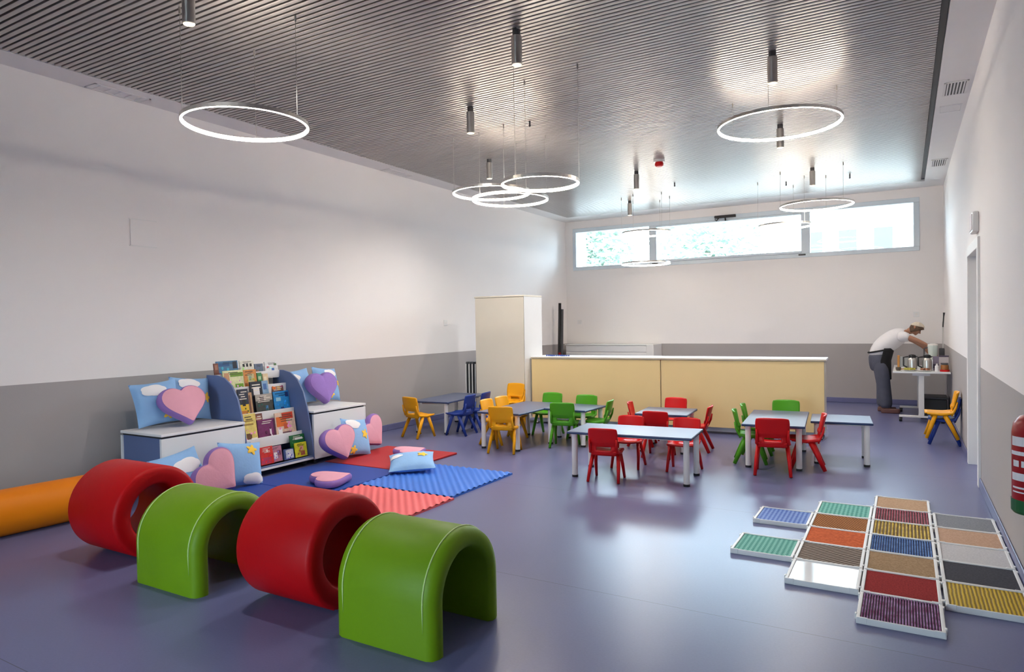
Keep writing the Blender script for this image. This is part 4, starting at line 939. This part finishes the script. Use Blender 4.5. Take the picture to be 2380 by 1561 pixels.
for hx, hy, hz, sgn in ((0.69, -0.14, 0.975, -1), (0.66, 0.13, 0.915, 1)):
    base = 10 if sgn < 0 else 15
    for k, (dy_, ln) in enumerate(((-0.022, 0.062), (-0.008, 0.072), (0.008, 0.068), (0.022, 0.054))):
        i0 = len(V)
        V.append((hx+0.025, hy+dy_, hz-0.035, 0.0095)); V.append((hx+0.035, hy+dy_, hz-0.035-ln*0.55, 0.009)); V.append((hx+0.020, hy+dy_, hz-0.035-ln, 0.008))
        Eg += [(base, i0), (i0, i0+1), (i0+1, i0+2)]
    i0 = len(V)
    V.append((hx-0.015, hy-sgn*0.032, hz-0.02, 0.010)); V.append((hx-0.005, hy-sgn*0.036, hz-0.06, 0.009)); Eg += [(base, i0), (i0, i0+1)]
skin_mesh('body', V, Eg, 'skin', pr)
# face details
fdir = Vector((0.72, 0, -0.69)); fup = Vector((0.69, 0, 0.72))
def face_pt(f, s, u): return hc_ + Vector((0.03, 0, -0.02)) + fdir*(f-0.064) + Vector((0, 1, 0))*s + fup*u
for s in (-1, 1):
    p = face_pt(0.088, s*0.028, 0.012); MB().lathe([(0.002, -0.008), (0.009, -0.004), (0.009, 0.004), (0.002, 0.008)], p, 10).build('eye', 'apron_black', pr)
    p = face_pt(0.0, s*0.082, 0.0); MB().lathe([(0.006, -0.03), (0.014, -0.012), (0.016, 0.012), (0.008, 0.03)], p, 10).build('ear', 'skin', pr, smooth=True)
MB().tube([face_pt(0.085, 0, 0.015), face_pt(0.112, 0, -0.018), face_pt(0.09, 0, -0.028)], [0.007, 0.013, 0.009], 8).build('nose', 'skin', pr, smooth=True)
MB().tube([face_pt(0.083, -0.024, -0.052), face_pt(0.092, 0, -0.054), face_pt(0.083, 0.024, -0.052)], 0.006, 8).build('mouth', mat('lip', (0.30, 0.09, 0.08), 0.5), pr, smooth=True)
def shell(name, m, c, rx, ry, rz_, axis, cut, n=20):
    """part of an ellipsoid about an axis (hair, cap)"""
    ax = axis.normalized(); q = ax.to_track_quat('Z', 'Y').to_matrix(); mb = MB()
    def f(u, v):
        th = cut*v; a = 2*PI*u
        return c + q @ Vector((rx*math.sin(th)*math.cos(a), ry*math.sin(th)*math.sin(a), rz_*math.cos(th)))
    return mb.grid(f, n, 10).build(name, m, pr, smooth=True, solid=0.006)
shell('hair', 'hair_brown', hc_+Vector((0.008, 0, -0.008)), 0.098, 0.098, 0.108, Vector((-0.15, 0, 0.9)), 1.75)
shell('cap', 'cap_straw', hc_+Vector((0.012, 0, 0.004)), 0.104, 0.104, 0.106, Vector((0.25, 0, 1)), 1.15)
# clothing
mb = MB().tube([(-0.075, 0, 0.87), (-0.07, 0, 0.93), (-0.035, 0, 1.02), (0.06, 0, 1.11), (0.18, 0, 1.20), (0.28, 0, 1.255), (0.335, 0, 1.285)], [0.150, 0.164, 0.172, 0.180, 0.175, 0.13, 0.065], 18, flat=0.86)
for sy in (-1, 1): mb.tube([(0.22, sy*0.10, 1.215), (0.28, sy*0.165, 1.22), (0.37, sy*0.20, 1.18 if sy < 0 else 1.155)], [0.085, 0.086, 0.066], 14)
mb.build('shirt', 'shirt_white', pr, smooth=True, sub=1)
mb = MB().tube([(-0.07, 0, 0.95), (-0.065, 0, 0.90), (-0.055, 0, 0.82), (-0.045, 0, 0.70), (-0.04, 0, 0.66)], [0.138, 0.150, 0.158, 0.150, 0.11], 18, flat=1.2)
for sy, fx in ((-1, 0.035), (1, -0.02)): mb.tube([(-0.055, sy*0.085, 0.88), (-0.03, sy*0.09, 0.70), (0.0, sy*0.10, 0.46), (fx, sy*0.105, 0.22), (fx+0.005, sy*0.105, 0.06)], [0.105, 0.115, 0.100, 0.090, 0.092], 16)
mb.build('trousers', 'trouser_grey', pr, smooth=True, sub=1)
def apron(u, v):
    a = (u-0.5)*2.9; z = 1.03-0.50*v
    rx = 0.158+0.006*math.sin(11*u)*v; lean = 0.05*max(0, 1-2.5*v)
    return (-0.055+lean+rx*math.cos(a)*(1.02+0.04*v), 0.188*math.sin(a), z)
MB().grid(apron, 24, 10).build('apron', 'apron_black', pr, smooth=True, solid=0.006)
MB().tube([(-0.062+0.152*math.cos(2*PI*k/24), 0.178*math.sin(2*PI*k/24), 0.985+0.03*math.cos(2*PI*k/24)) for k in range(25)], 0.014, 6).build('apron_string', 'apron_black', pr, smooth=True)
for x, y in ((0.035, -0.11), (-0.02, 0.11)):
    MB().prism([(x-0.07, y-0.04), (x+0.10, y-0.048), (x+0.18, y-0.03), (x+0.20, y), (x+0.18, y+0.03), (x+0.10, y+0.048), (x-0.07, y+0.04)], 0.0, 0.075, 'z').build('shoe', 'shoe_brown', pr, bevel=0.02)
